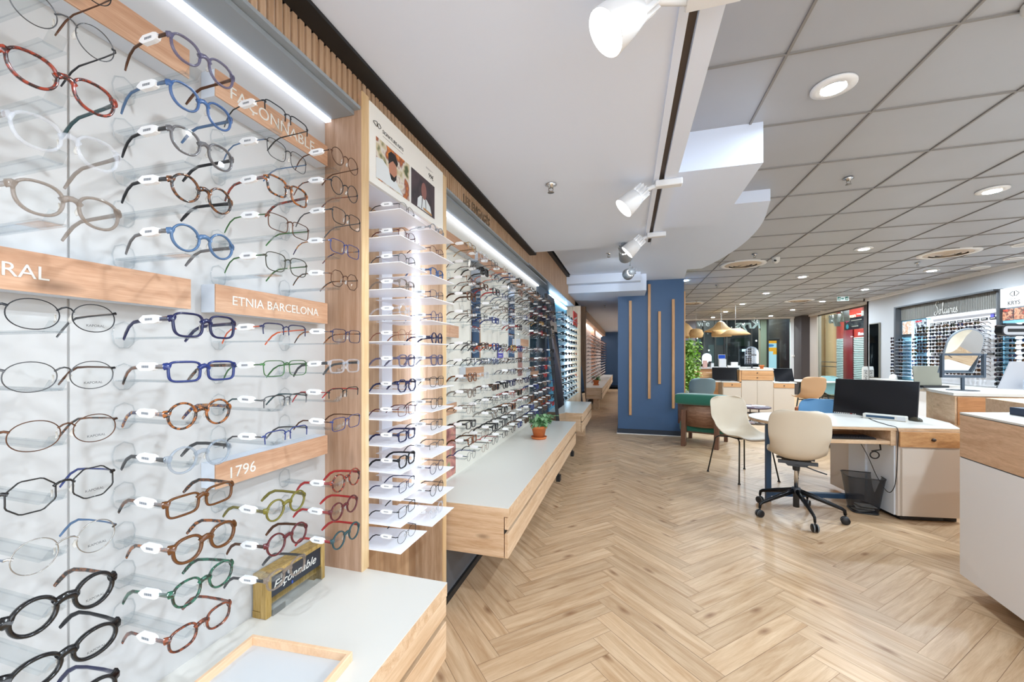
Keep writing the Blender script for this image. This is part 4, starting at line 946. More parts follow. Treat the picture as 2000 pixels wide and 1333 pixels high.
# ------------------------------------------------------------------ chairs
BEIGE = mat('shell_beige', '#cfc1ac', .45); SLATE = mat('shell_slate', '#6d7f84', .45); SBLUE = mat('shell_blue', '#5f93bd', .45); TAN = mat('shell_tan', '#c19a74', .45); TEALS = mat('shell_teal', '#8fb5b4', .45)
LEGM = mat('leg_dark', '#34332f', .4, .4); PLAST = mat('black_plastic', '#15161a', .4)
def shell(t, m, zs=.455, w=.235, back=.40, arms=0.):
    """one-piece moulded seat and back; seat looks towards +y"""
    prof = [(.235, zs-.022, .80), (.228, zs-.004, .88), (.20, zs+.004, .95), (.12, zs-.004, 1.), (.02, zs-.012, 1.), (-.08, zs-.012, .98), (-.15, zs+.004, .95), (-.19, zs+.04, .93), (-.213, zs+.10, .95), (-.228, zs+.17, 1.), (-.243, zs+.25, 1.02), (-.258, zs+.32, 1.), (-.268, zs+.365, .93), (-.273, zs+.388, .78), (-.275, zs+back, .50)]
    G = []; nu = 15; ns = len(prof)
    for i, (y, z, ww) in enumerate(prof):
        row = []
        bk = min(1, max(0, (i-6)/4))
        for j in range(nu):
            u = -1+2*j/(nu-1); e = abs(u)**2.6
            X = w*ww*u*(1-.02*e)
            up = .035*e*(1-bk) ; fwd = .055*e*bk*(.6+.4*(1 if i < ns-3 else .4))
            if i in (5, 6, 7, 8): up += (.05+arms)*e*(.6 if i in (5, 8) else 1); fwd += .03*e
            row.append((X, y+fwd, z+up))
        G.append(row)
    s = MB(); s.grid(G)
    o = put('seat_shell', s, m, t, world=False, fixn=True)
    so = o.modifiers.new('s', 'SOLIDIFY'); so.thickness = .011; so.offset = 0
    su = o.modifiers.new('u', 'SUBSURF'); su.levels = 1; su.render_levels = 2
    return o
def leg_chair(loc, rz, m, lab, zs=.455, mleg=None):
    t = emp('shell_chair', lab, 'chair', loc, rz, group=None); shell(t, m, zs)
    ml = mleg or LEGM
    for sx in (1, -1):
        for sy in (1, -1):
            s = MB(); s.tube([(sx*.10, sy*.06, zs-.022), (sx*.165, sy*.155, zs-.030), (sx*.185, sy*.180, zs-.055), (sx*.235, sy*.235, .012)], .0075, 8); put('leg', s, ml, t, world=False)
            f = MB(); f.lathe([(0, 0), (.014, 0), (.014, .005), (.008, .016)], 12, M=Matrix.Translation((sx*.235, sy*.235, 0))); put('foot_glide', f, PLAST, t, world=False)
    s = MB(); s.box(-.10, .10, -.07, .07, zs-.030, zs-.018); put('seat_plate', s, ml, t, world=False)
    return t
def swivel(loc, rz, m, lab, zs=.485, base_rot=0.):
    t = emp('swivel_chair', lab, 'chair', loc, rz); shell(t, m, zs, w=.205)
    s = MB(); s.prism([(-.10, zs-.035), (.10, zs-.035), (.06, zs-.075), (-.06, zs-.075)], -.05, .05, axis='y'); s.box(-.13, .13, .06, .085, zs-.045, zs-.028); s.box(-.13, .13, -.11, -.085, zs-.045, zs-.02); s.tube([(0, .07, zs-.04), (0, -.10, zs-.035)], .018, 8); put('mechanism', s, DARKG, t, world=False)
    s = MB(); s.tube([(.04, -.01, zs-.07), (.12, .0, zs-.10), (.20, .01, zs-.125)], .005, 8); put('lever', s, DARKG, t, world=False)
    s = MB(); s.lathe([(.028, zs-.07), (.024, zs-.115), (.0145, zs-.118)], 20); put('collar', s, DARKG, t, world=False)
    s = MB(); s.lathe([(.0145, zs-.115), (.0145, .225), (.0, .225)], 20); put('gas_column', s, CHROME, t, world=False)
    s = MB(); s.lathe([(.0, .235), (.030, .232), (.034, .20), (.022, .185), (.022, .075), (0, .075)], 20); put('base_hub', s, DARKG, t, world=False)
    for k in range(5):
        a = base_rot + 2*pi*k/5; ca, sa = cos(a), sin(a)
        s = MB(); s.tube([(.02*ca, .02*sa, .205), (.15*ca, .15*sa, .165), (.285*ca, .285*sa, .118), (.305*ca, .305*sa, .105), (.31*ca, .31*sa, .072)], [.019, .016, .012, .011, .010], 8, flat=(1.15, .9)); leg = put('leg', s, mat('base_black', '#1b1c20', .25, .5), t, world=False)
        c = MB(); wx = Vector((-sa, ca, 0)); cx = Vector((.31*ca, .31*sa, .030))
        for q in (.013, -.013):
            Mx = Matrix.Translation(cx + wx*q) @ Matrix.Rotation(a, 4, 'Z') @ Matrix.Rotation(pi/2, 4, 'X')
            c.lathe([(0, -.008), (.024, -.008), (.030, -.004), (.030, .004), (.024, .008), (0, .008)], 20, M=Mx)
        c.box(-.006, .006, -.006, .006, -.01, .045, M=Matrix.Translation(cx)); put('caster', c, PLAST, leg, world=False)
        c = MB()
        for q in (.013, -.013):
            Mx = Matrix.Translation(cx + wx*q) @ Matrix.Rotation(a, 4, 'Z') @ Matrix.Rotation(pi/2, 4, 'X'); c.lathe([(.0302, -.003), (.0305, 0), (.0302, .003)], 20, M=Mx)
        put('tyre', c, mat('tyre_grey', '#7c7f80', .6), leg, world=False)
    return t
# facing angle: local +y is the sitter's front
swivel((1.32, 3.76, 0), radians(-14), BEIGE, 'beige shell swivel chair on a black five-star base at the front desk', zs=.488, base_rot=radians(-2))
leg_chair((1.19, 4.83, 0), radians(-153), BEIGE, 'beige shell chair on four thin dark legs beside the round end of the desk', zs=.445)
leg_chair((2.04, 5.06, 0), radians(250-90), SBLUE, 'blue shell chair behind the front desk', zs=.415)
swivel((4.35, 3.3, 0), radians(60), BEIGE, 'beige swivel chair right of the island, seen only in the arched mirror', zs=.488, base_rot=.5)
# ------------------------------------------------------------------ front desk
DZ = .735
t = DESK = emp('service_desk', 'white round-ended service desk with an oak keyboard shelf and drawer cabinet', 'desk', (1.9, 4.2, 0))
DO = Vector((2.058, 3.885, 0)); ang = radians(9.); e1 = Vector((cos(ang), sin(ang), 0)); e2 = Vector((-sin(ang), cos(ang), 0))
def dk(a, b): v = DO + e1*a + e2*b; return (v.x, v.y)
def DM(z=0): return Matrix((( e1.x, e2.x, 0, DO.x), (e1.y, e2.y, 0, DO.y), (0, 0, 1, z), (0, 0, 0, 1)))
out = [dk(.435, -.005), dk(0, -.005), dk(-.46, .02)] + [dk(-.52+.36*cos(a)-.02, .40+.38*sin(a)) for a in [radians(-90-180*i/18) for i in range(0, 19)]][1:] + [dk(.30, .80), dk(.75, .78), dk(.62, .30)]
s = MB(); s.prism(out, DZ-.006, DZ, M=None); put('white_top', s, WHITE, t)
s = MB(); s.prism(out, DZ-.026, DZ-.006); put('edge_band', s, OAKX, t)
M = DM()
s = MB(); s.box(-.52, -.012, .03, .05, DZ-.12, DZ-.026, M=M); s.box(-.05, -.012, .0, .45, DZ-.145, DZ-.026, M=M); s.box(-.54, -.52, .03, .45, DZ-.12, DZ-.026, M=M); s.box(-.54, -.012, .42, .44, DZ-.14, DZ-.026, M=M)
s = MB(); s.box(-.05, -.012, .0, .45, DZ-.145, DZ-.026, M=M); s.box(-.56, -.52, .0, .45, DZ-.145, DZ-.026, M=M); s.box(-.54, -.012, .42, .44, DZ-.14, DZ-.026, M=M); put('keyboard_housing', s, OAKX, t)
s = MB(); s.box(-.60, -.06, -.01, .40, DZ-.135, DZ-.108, M=M, bev=.001); put('keyboard_shelf', s, OAKX, t)
s = MB(); s.box(.0, .435, .0, .50, .035, DZ-.026, M=M); s.box(.0, .05, .45, .80, .035, DZ-.026, M=M); put('cabinet_body', s, mat('desk_cream', '#d9cfc4', .5), t)
s = MB(); s.box(.005, .43, -.018, .0, DZ-.150, DZ-.032, M=M, bev=.001); dr = put('drawer', s, wood('desk_drawer_oak', '#d6a878', '#b9875a', 'x', knots=.5), t)
s = MB(); s.lathe([(0, -.03), (.012, -.028), (.013, -.02), (.006, -.018), (.006, 0)], 16, M=M @ Matrix.Translation((.235, -.002, DZ-.09)) @ Matrix.Rotation(pi/2, 4, 'X') @ Matrix.Diagonal((1.2, 1, -1, 1))); put('knob', s, mat('knob_dark', '#3a2a20', .4), dr)
s = MB(); s.box(.02, .43, -.018, .0, .04, DZ-.165, M=M, bev=.001); put('door', s, mat('desk_cream', '#d9cfc4', .5), t)
s = MB(); s.box(.03, .43, .02, .45, 0, .035, M=M); put('toe_kick', s, BLACK, t)
s = MB(); s.box(.03, .33, .012, .02, .004, .032, M=M)
for i in range(16):
    for j in range(3): s.box(.08+i*.014, .086+i*.014, .0115, .0125, .010+.007*j, .014+.007*j, M=M, mi=1)
put('vent_grille', s, [DARKG, BLACK], t)
s = MB(); s.box(-.03, -.012, .30, .50, .035, DZ-.026, M=M); s.box(-.012, .0, .02, .50, .035, DZ-.146, M=M); put('side_panel', s, mat('desk_side_blue', '#dfe5ec', .5), t)
s = MB(); lx, ly = dk(-.80, .33); s.prism([(lx-.02, ly-.02), (lx+.02, ly-.02), (lx+.02, ly+.02), (lx-.02, ly+.02)], .0, DZ-.026); put('leg', s, mat('leg_blue', '#2f4a66', .45), t)
s = MB(); s.box(-.80, .0, .31, .35, .05, .09, M=M); put('foot_bar', s, mat('leg_blue', '#2f4a66', .45), t)
# monitor etc
def monitor(base, bx, up_h, w, h, lab, tilt=12, zb=None, facing=None, strip=True):
    """base: point under the screen centre; bx: direction of the screen's lower edge"""
    t = emp('computer_monitor', lab, 'monitor', base)
    x = Vector(bx).normalized(); n = x.cross(Vector((0, 0, 1))).normalized()   # towards the user
    up = (Vector((0, 0, 1))*cos(radians(tilt)) - n*sin(radians(tilt))).normalized()
    Mx = Matrix.Identity(4)
    for i in range(3): Mx[i][0] = x[i]; Mx[i][1] = -n[i]; Mx[i][2] = up[i]; Mx[i][3] = base[i] + (up_h if i == 2 else 0)
    s = MB(); s.box(-w/2, w/2, 0, .018, 0, h, M=Mx, bev=.003); put('casing', s, PLAST, t)
    s = MB(); s.box(-w/2+.006, w/2-.006, -.0015, .0, .016, h-.006, M=Mx); put('screen', s, mat('screen_off', '#0b0d12', .12), t)
    if strip:
        s = MB()
        for k in range(11): s.box(-w/2+.012+k*.016, -w/2+.022+k*.016, -.002, -.0014, .004, .010, M=Mx, mi=(1 if k == 8 else 0))
        put('stickers', s, [WHITE, mat('sticker_red', '#c7342c', .5)], t)
    s = MB(); s.box(-.03, .03, .018, .05, .03, .22, M=Mx); b0 = Vector(base) - n*.06
    s.box(b0.x-.10, b0.x+.10, b0.y-.07, b0.y+.07, base[2]+.0, base[2]+.012, bev=.004); s.tube([(b0.x, b0.y, base[2]+.01), (b0.x, b0.y, base[2]+.16)], .02, 10); put('stand', s, PLAST, t)
    return t
monitor((2.19, 4.50, DZ), (.452, -.373, 0), .004, .60, .345, 'large black computer monitor on the front desk', tilt=14)
t = emp('document_scanner', 'slim white document scanner on the front desk before the monitor', 'scanner', (2.20, 4.33, DZ), rz=radians(-38))
s = MB(); s.box(-.145, .145, -.035, .035, 0, .045, bev=.006); put('body', s, WHITE, t, world=False)
s = MB(); s.box(-.12, .07, -.037, -.034, .014, .034); put('slot', s, mat('slot_blue', '#2a4a66', .3), t, world=False)
s = MB(); s.box(.085, .14, -.036, -.0345, .006, .04); put('button_panel', s, mat('scanner_grey', '#d5d7da', .4), t, world=False)
t = emp('computer_mouse', 'dark computer mouse at the right end of the scanner', 'mouse', (2.405, 4.30, DZ), rz=.4)
s = MB(); G = []
for i in range(9):
    a = i/8; row = []
    for j in range(9):
        u = -1+2*j/8; row.append((.03*u*sqrt(max(.05, 1-(2*a-1)**4)), -.05+.1*a, .034*sqrt(max(0, 1-u*u))*sqrt(max(0, 1-(2*a-1)**2))+.002))
    G.append(row)
s.grid(G); put('body', s, mat('mouse_bronze', '#3c382c', .3), t, world=False)
t = emp('keyboard', 'black keyboard on the pull-out shelf of the front desk', 'keyboard', (1.8, 3.95, DZ-.1)); s = MB(); s.box(-.50, -.13, .03, .17, DZ-.108, DZ-.096, M=M, bev=.002); put('case', s, PLAST, t)
s = MB()
for i in range(18):
    for j in range(5): s.box(-.494+.0200*i, -.478+.02*i, .04+.024*j, .060+.024*j, DZ-.096, DZ-.091, M=M)
put('keys', s, mat('key_black', '#202126', .5), t)
s = MB(); Pc = [DM() @ Vector(p) for p in [(.13, .50, DZ+.004), (.05, .30, DZ+.003), (-.005, .08, DZ+.003), (-.01, -.012, DZ-.01), (-.010, -.014, DZ-.15), (-.016, -.014, .42), (-.03, -.01, .27), (-.07, .0, .22), (-.12, .04, .33), (-.17, .06, .48), (-.20, .10, DZ-.15)]]
def smooth(P, n=6):
    out = []
    for i in range(len(P)-1):
        p0, p1, p2, p3 = P[max(i-1, 0)], P[i], P[i+1], P[min(i+2, len(P)-1)]
        for k in range(n):
            t_ = k/n; out.append(tuple(.5*((2*p1)+(-p0+p2)*t_+(2*p0-5*p1+4*p2-p3)*t_*t_+(-p0+3*p1-3*p2+p3)*t_**3)))
    out.append(tuple(P[-1])); return out
s.tube(smooth(Pc), .0028, 6); put('cable', s, PLAST, label='black cable from the scanner hanging in a loop beside the desk drawer', cat='cable')
s = MB(); cc = M @ Vector((-.13, .05, .50)); s.tube([(cc.x+.03*cos(a), cc.y, cc.z+.028*sin(a)) for a in [2*pi*i/24 for i in range(24)]], .005, 6, closed=True); s.tube([(cc.x-.02, cc.y, cc.z+.03), (cc.x+.04, cc.y, cc.z+.045), (cc.x+.045, cc.y+.02, cc.z+.09)], .006, 6); put('cable_coil', s, PLAST, label='small coil of black cable hanging under the keyboard shelf', cat='cable')
# mesh waste bin
t = emp('waste_bin', 'black wire mesh waste bin under the front desk', 'bin', (1.90, 4.04, 0), rz=radians(-8))
def rr_(w, d, r, n=5):
    P = []
    for cx, cy, a0 in ((w-r, d-r, 0), (-w+r, d-r, 90), (-w+r, -d+r, 180), (w-r, -d+r, 270)):
        for i in range(n+1): a = radians(a0+90*i/n); P.append((cx+r*cos(a), cy+r*sin(a)))
    return P
m, nt, o_ = _new('wire_mesh'); L = nt.links.new
tr = N(nt, 'ShaderNodeBsdfTransparent'); df = N(nt, 'ShaderNodeBsdfPrincipled'); df.inputs['Base Color'].default_value = col('#1c1f26'); df.inputs['Roughness'].default_value = .4
mxs = N(nt, 'ShaderNodeMixShader'); mxs.inputs[0].default_value = .62; L(tr.outputs[0], mxs.inputs[1]); L(df.outputs[0], mxs.inputs[2]); L(mxs.outputs[0], o_.inputs[0]); MESHM = m
s = MB(); lo = rr_(.085, .085, .03); hi_ = rr_(.125, .115, .04); n = len(lo)
s.add([(x, y, .006) for x, y in lo] + [(x, y, .30) for x, y in hi_], [[i, (i+1) % n, n+(i+1) % n, n+i] for i in range(n)], smooth=True); put('mesh_wall', s, MESHM, t, world=False)
s = MB(); s.tube([(x, y, .30) for x, y in hi_], .004, 6, closed=True); put('rim', s, PLAST, t, world=False)
s = MB(); s.tube([(x, y, .006) for x, y in lo], .006, 6, closed=True); s.prism(lo, .002, .006); put('base', s, PLAST, t, world=False)
for i, (z, r) in enumerate([(.012, .2), (.028, -.25), (.045, .1)]):
    s = MB(); s.box(-.06, .06, -.045, .045, z, z+.004, M=Matrix.Translation((1.90+.01*i, 4.04, 0)) @ Matrix.Rotation(r, 4, 'Z') @ Matrix.Rotation(.08*(i-1), 4, 'Y')); put('crumpled_paper', s, WHITE, label='white paper sheet in the mesh waste bin, %s of the three' % ('lowest', 'middle', 'topmost')[i], cat='paper')
# ------------------------------------------------------------------ right-hand island
MILK = mat('island_white', '#e8e6e6', .5); ISOAK = wood('island_oak', '#dcb898', '#c29a78', 'y', knots=.5)
t = emp('island_counter', 'white island counter with a broad oak band nearest the viewpoint', 'counter', (2.2, 2.4, 0))
A = [(1.762, 2.80), (1.72, 2.30), (1.70, 1.2), (3.0, 1.2), (3.0, 3.13), (1.90, 2.84)]
s = MB(); s.prism(A, .981, .99); put('white_top', s, WHITE, t)
s = MB(); s.prism(A, .749, .977); put('oak_band', s, ISOAK, t)
s = MB(); s.prism([(x+.002, y) for x, y in A], .977, .981); s.prism([(x+.004, y) for x, y in A], .743, .749); put('shadow_gap', s, DARKG, t)
s = MB(); s.prism(A, .10, .743); put('white_body', s, MILK, t)
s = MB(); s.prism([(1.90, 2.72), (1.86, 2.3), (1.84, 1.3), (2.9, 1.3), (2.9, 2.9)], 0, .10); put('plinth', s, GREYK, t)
t = emp('island_shelf', 'raised white slab shelf with oak drawers behind the front desk', 'cabinet', (3.0, 4.6, 0))
S1 = [(2.64, 4.262), (2.72, 4.66), (2.85, 5.0), (3.75, 5.0), (3.30, 4.26), (2.94, 4.262)]
s = MB(); s.prism(S1, .966, .99); put('white_slab', s, WHITE, t)
s = MB(); s.prism([(2.656, 4.272), (2.74, 4.66), (2.87, 4.98), (3.72, 4.98), (3.28, 4.275), (2.94, 4.275)], .04, .962); put('cabinet_body', s, OAK, t)
s = MB(); s.box(2.67, 2.93, 4.262, 4.27, .72, .955); put('drawer', s, wood('drawer_front_dark', '#c08a5e', '#a87249', 'x'), t)
t = emp('drawer_box', 'pale wooden drawer box standing behind the nearest island counter', 'cabinet', (2.6, 3.6, .0))
s = MB(); s.prism([(2.42, 3.62), (2.36, 3.2), (3.2, 3.2), (3.2, 3.75)], .04, 1.005); put('box', s, wood('pale_box', '#e3c8aa', '#cfae8b', 'x'), t)
s = MB(); s.prism([(2.50, 3.199), (3.19, 3.199), (3.19, 3.19)], .90, .98); put('drawer', s, OAKX, t)
s = MB(); s.box(1.95, 2.3, 2.55, 2.77, .99, 1.03, bev=.002); put('document_box', s, mat('box_navy', '#1e2c44', .5), label='dark blue flat box on the white island counter', cat='box')
# arched table mirror
t = emp('table_mirror', 'arched table mirror in a dark blue-grey swivel stand', 'mirror', (2.91, 4.60, .99))
Mm = Matrix.Translation((2.912, 4.596, .99)) @ Matrix.Rotation(radians(9), 4, 'Z')
s = MB(); s.lathe([(0, 0), (.105, 0), (.105, .004), (0, .006)], 36, M=Mm); put('base', s, DARKG, t)
s = MB(); s.box(-.011, .011, -.008, .008, .004, .125, M=Mm); put('stem', s, mat('mirror_stand', '#49535f', .4, .2), t)
s = MB(); s.box(-.175, .175, -.012, .012, .115, .137, M=Mm); s.box(-.175, -.157, -.014, .014, .115, .33, M=Mm); s.box(.157, .175, -.014, .014, .115, .33, M=Mm); s.box(-.190, .190, -.006, .006, .315, .33, M=Mm); s.box(-.150, .150, -.004, .004, .318, .327, M=Mm); put('fork_frame', s, mat('mirror_stand', '#49535f', .4, .2), t)
arch = [(-.145, -.19), (.145, -.19), (.148, .06)] + [(.148*cos(a), .085+.145*sin(a)) for a in [radians(5+170*i/20) for i in range(21)]] + [(-.148, .06)]
TM = Mm @ Matrix.Translation((0, 0, .335)) @ Matrix.Rotation(radians(17), 4, 'X')
s = MB(); s.prism(arch, .004, .016, M=TM @ Matrix.Identity(4), axis='y'); put('mirror_back', s, mat('mirror_rim', '#9aa6b2', .4, .2), t)
s = MB(); s.prism([(x*.95, z*.95) for x, z in arch], .001, .0035, M=TM, axis='y'); put('glass', s, MIRROR, t)
# optical device, only its rounded head is in view
t = emp('vision_screening_device', 'grey rounded optical device head with a black outline and slot on a pole', 'optical device', (2.62, 3.45, 0))
Md = Matrix.Translation((2.56, 3.47, 1.468)) @ Matrix.Rotation(radians(16), 4, 'Z')
o1 = rr_(.225, .036, .030, 6)
s = MB(); s.prism([(x, z) for x, z in o1], -.02, .02, M=Md, axis='y', smooth=False); put('head', s, mat('device_black', '#0e1116', .3), t)
s = MB(); s.prism([(x*.965, z*.80) for x, z in o1], -.022, -.0202, M=Md, axis='y'); put('face', s, mat('device_grey', '#a5a4a6', .35), t)
s = MB(); s.box(-.19, .19, -.0235, -.022, -.010, .011, M=Md); put('slot', s, BLACK, t)
s = MB(); s.box(-.19, -.12, -.012, .012, .036, .048, M=Md); put('top_cap', s, DARKG, t)
s = MB(); s.tube([(2.74, 3.53, 1.006), (2.74, 3.53, 1.45)], .018, 10); s.lathe([(0, 0), (.10, 0), (.10, .012), (0, .02)], 24, M=Matrix.Translation((2.74, 3.53, 1.006))); put('pole', s, DARKG, t)
# laptop-like till and grey panel on shelf, pouch
t = emp('payment_tablet', 'olive-grey screen back standing on the raised slab', 'screen', (2.86, 4.93, .99)); Mt = Matrix.Translation((2.86, 4.93, .99)) @ Matrix.Rotation(radians(16), 4, 'Z')
s = MB(); s.box(-.14, .13, -.006, .006, .02, .215, M=Mt @ Matrix.Rotation(radians(-6), 4, 'X'), bev=.003); put('screen_back', s, mat('olive_grey', '#8c897a', .45), t)
s = MB(); s.box(-.10, .15, -.05, .05, 0, .02, M=Mt); put('stand', s, PLAST, t)
t = emp('grey_backboard', 'plain grey panel standing behind the arched table mirror', 'panel', (3.5, 4.95, .99)); s = MB(); s.prism([(3.37, .99), (3.62, .99), (3.70, 1.25), (3.46, 1.25)], 4.90, 4.915, axis='y'); put('board', s, mat('board_grey', '#a3a2a6', .5), t)
s = MB(); s.box(3.49, 3.57, 4.80, 4.83, .99, 1.09, bev=.008); put('clear_organiser', s, clear('organiser_clear', '#dfe8f4', .15, haze=.25), label='small clear acrylic holder in front of the grey panel', cat='holder')
# ------------------------------------------------------------------ lounge
t = emp('lounge_armchair', 'walnut armchair with dark green cushions beside the navy column', 'armchair', (1.12, 6.55, 0), rz=radians(-18))
WAL = wood('walnut', '#a07a62', '#7d5a45', 'x', stretch=18); WALZ = wood('walnut_leg', '#74503c', '#5d3e2d', 'z', stretch=18); GRN = mat('green_velvet', '#10604c', .75, sheen=.5)
def curved(R_, a0, a1, z0, z1, th, cy, n=16, lean=0.):
    G = []; out = []
    for k, rr1 in enumerate((R_, R_-th)):
        for i in range(n+1):
            a = radians(a0+(a1-a0)*i/n); out.append((rr1*cos(a), cy+rr1*sin(a)))
    return out
s = MB(); n = 16; vs = []
for z, le in ((.27, 0), (.62, .06)):
    for R_ in (.40, .385):
        for i in range(n+1): a = radians(200+140*i/n); vs.append((R_*cos(a), .10+(R_+le)*sin(a), z))
m_ = n+1; F = []
for i in range(n):
    F += [[i, i+1, 2*m_+i+1, 2*m_+i], [m_+i, 3*m_+i, 3*m_+i+1, m_+i+1], [i, m_+i, m_+i+1, i+1], [2*m_+i, 2*m_+i+1, 3*m_+i+1, 3*m_+i]]
F += [[0, 2*m_, 3*m_, m_], [n, m_+n, 3*m_+n, 2*m_+n]]
s.add(vs, F, 0, True); put('backrest_shell', s, WAL, t, world=False)
def cushion(x0, x1, y0, y1, z0, z1, nm, par=t):
    s = MB(); s.box(x0, x1, y0, y1, z0, z1, bev=.03); o = put(nm, s, GRN, par, world=False); u = o.modifiers.new('u', 'SUBSURF'); u.levels = 2; u.render_levels = 2; return o
cushion(-.36, .36, -.42, -.20, .59, .765, 'back_cushion'); cushion(-.33, .33, -.25, .33, .17, .35, 'seat_cushion')
for sx in (-1, 1):
    s = MB(); s.prism([(-.42, 0), (-.31, 0), (-.27, .50), (-.37, .52)], sx*.20-.03 if sx > 0 else -.23-.03, sx*.20+.03 if sx > 0 else -.23+.03, axis='x'); put('rear_leg', s, WALZ, t, world=False)
    s = MB(); s.box(sx*.25-.025, sx*.25+.025, .24, .30, 0, .22); put('front_leg', s, WALZ, t, world=False)
s = MB(); s.box(-.30, .30, -.22, .30, .17, .21); put('seat_frame', s, WALZ, t, world=False)
t = emp('lounge_armchair', 'orange-brown armchair with a lime green cushion behind the blue shell chair', 'armchair', (2.85, 7.0, 0), rz=radians(60))
s = MB(); s.prism([(-.38, .2), (.38, .2), (.40, .58), (.34, .62), (-.34, .62), (-.40, .56)], -.34, -.28, axis='y'); s.box(-.42, -.34, -.34, .32, .2, .56, bev=.02); s.box(.34, .42, -.34, .32, .2, .56, bev=.02); put('frame', s, mat('cognac', '#9a5a34', .55), t, world=False)
s = MB(); s.box(-.33, .33, -.27, .34, .2, .42, bev=.04); put('seat_cushion', s, mat('lime_green', '#6f8a3c', .7), t, world=False)
s = MB(); s.box(-.30, .30, -.27, -.14, .42, .82, bev=.05, M=Matrix.Rotation(radians(8), 4, 'X')); put('back_cushion', s, mat('lime_green', '#6f8a3c', .7), t, world=False)
for sx in (-.3, .3):
    for sy in (-.25, .25): s = MB(); s.tube([(sx, sy, 0), (sx, sy, .2)], .018, 8); put('leg', s, WALZ, t, world=False)
# low magazine table
t = emp('coffee_table', 'round two-tier coffee table with a plum edge and magazines', 'table', (2.0, 7.45, 0))
PL = mat('plum', '#4d3a46', .4)
s = MB(); s.lathe([(0, .445), (.24, .445), (.26, .455), (.25, .472), (0, .472)], 40, M=Matrix.Translation((2.0, 7.45, 0))); put('table_top', s, PL, t)
s = MB(); s.tube([(2.0+.22*cos(a), 7.45+.22*sin(a), .20) for a in [2*pi*i/32 for i in range(32)]], .008, 6, closed=True); s.lathe([(0, .196), (.21, .196), (.21, .202), (0, .202)], 32, M=Matrix.Translation((2.0, 7.45, 0))); put('lower_shelf', s, mat('brown_metal', '#5a4838', .4, .4), t)
for a in (20, 100, 170, 230, 310):
    s = MB(); r = radians(a); s.tube([(2.0+.22*cos(r), 7.45+.22*sin(r), 0), (2.0+.22*cos(r), 7.45+.22*sin(r), .2), (2.0+.10*cos(r), 7.45+.10*sin(r), .21), (2.0+.10*cos(r), 7.45+.10*sin(r), .45)], .008, 6); put('leg', s, mat('brown_metal', '#5a4838', .4, .4), t)
for i, (dx, dy, r, z, l) in enumerate([(-.10, -.03, .2, .473, 'left magazine on the coffee table top'), (.08, .02, -.35, .473, 'right magazine on the coffee table top'), (-.12, -.08, .1, .203, 'white magazines on the lower tier of the coffee table')]):
    s = MB(); s.box(-.10, .10, -.07, .07, 0, .008 if i < 2 else .03, M=Matrix.Translation((2.0+dx, 7.45+dy, z)) @ Matrix.Rotation(r, 4, 'Z')); put('magazine', s, picture('magazine%d' % i, ['#f0f0f2', '#dfe3ea', '#c9a5a0', '#f4f4f4'], 14, i*3.), label=l, cat='magazine')

# ------------------------------------------------------------------ back workstation
CREAM = mat('workstation_cream', '#cdbfae', .5); WOAK = wood('workstation_oak', '#d9a878', '#c08c5c', 'x', knots=.4)
t = emp('workstation_cabinet', 'double workstation cabinet with oak drawers and cream doors in the middle of the shop', 'cabinet', (2.8, 10.2, 0))
s = MB(); s.box(2.44, 3.12, 10.1, 10.6, .98, 1.0); s.box(2.07, 2.44, 10.1, 10.7, .70, .72); s.box(3.12, 3.56, 10.1, 10.7, .70, .72); s.box(1.55, 2.07, 10.15, 10.7, .70, .72); put('white_top', s, WHITE, t)
s = MB(); s.box(2.48, 3.11, 10.12, 10.6, .04, .98); s.box(2.10, 2.48, 10.12, 10.6, .04, .70); s.box(3.11, 3.52, 10.12, 10.6, .04, .70); put('body', s, CREAM, t)
for (x0, x1, z0, z1) in ((2.485, 3.105, .872, .975), (2.485, 3.105, .762, .868), (2.11, 2.47, .60, .695), (3.12, 3.515, .60, .695)):
    s = MB(); s.box(x0, x1, 10.10, 10.12, z0, z1, bev=.001); d_ = put('drawer', s, WOAK, t)
    s = MB(); s.lathe([(0, 0), (.012, .002), (.012, .012), (0, .014)], 12, M=Matrix.Translation(((x0+x1)/2, 10.10, (z0+z1)/2)) @ Matrix.Rotation(pi/2, 4, 'X')); put('knob', s, mat('knob_dark', '#3a2a20', .4), d_)
for (x0, x1, z1) in ((2.485, 2.792, .75), (2.798, 3.105, .75), (2.11, 2.47, .575), (3.12, 3.515, .575)):
    s = MB(); s.box(x0, x1, 10.105, 10.12, .05, z1, bev=.001); put('door', s, CREAM, t)
s = MB(); s.box(2.48, 3.11, 10.122, 10.6, .75, .76); s.box(2.44, 2.48, 10.11, 10.6, .72, .98); put('side_panel', s, WOAK, t)
s = MB(); s.box(2.15, 3.5, 10.16, 10.55, 0, .04); put('plinth', s, GREYK, t)
monitor((2.20, 10.3, .72), (1, -.12, 0), .01, .56, .31, 'black monitor with a bright reflection on the far workstation', tilt=12, strip=False)
monitor((3.42, 10.36, .72), (1, .25, 0), .01, .42, .30, 'patterned monitor at the right end of the far workstation', tilt=16, strip=False)
s = MB(); s.box(2.82, 3.06, 10.2, 10.4, 1.0, 1.012); put('serving_tray', s, OAKX, label='thin wooden tray under the small pot on the far workstation', cat='tray')
potted((2.94, 10.3, 1.012), .8, 'small terracotta pot on the far workstation', seed=21, stems=0, saucer=False, name='plant_pot')
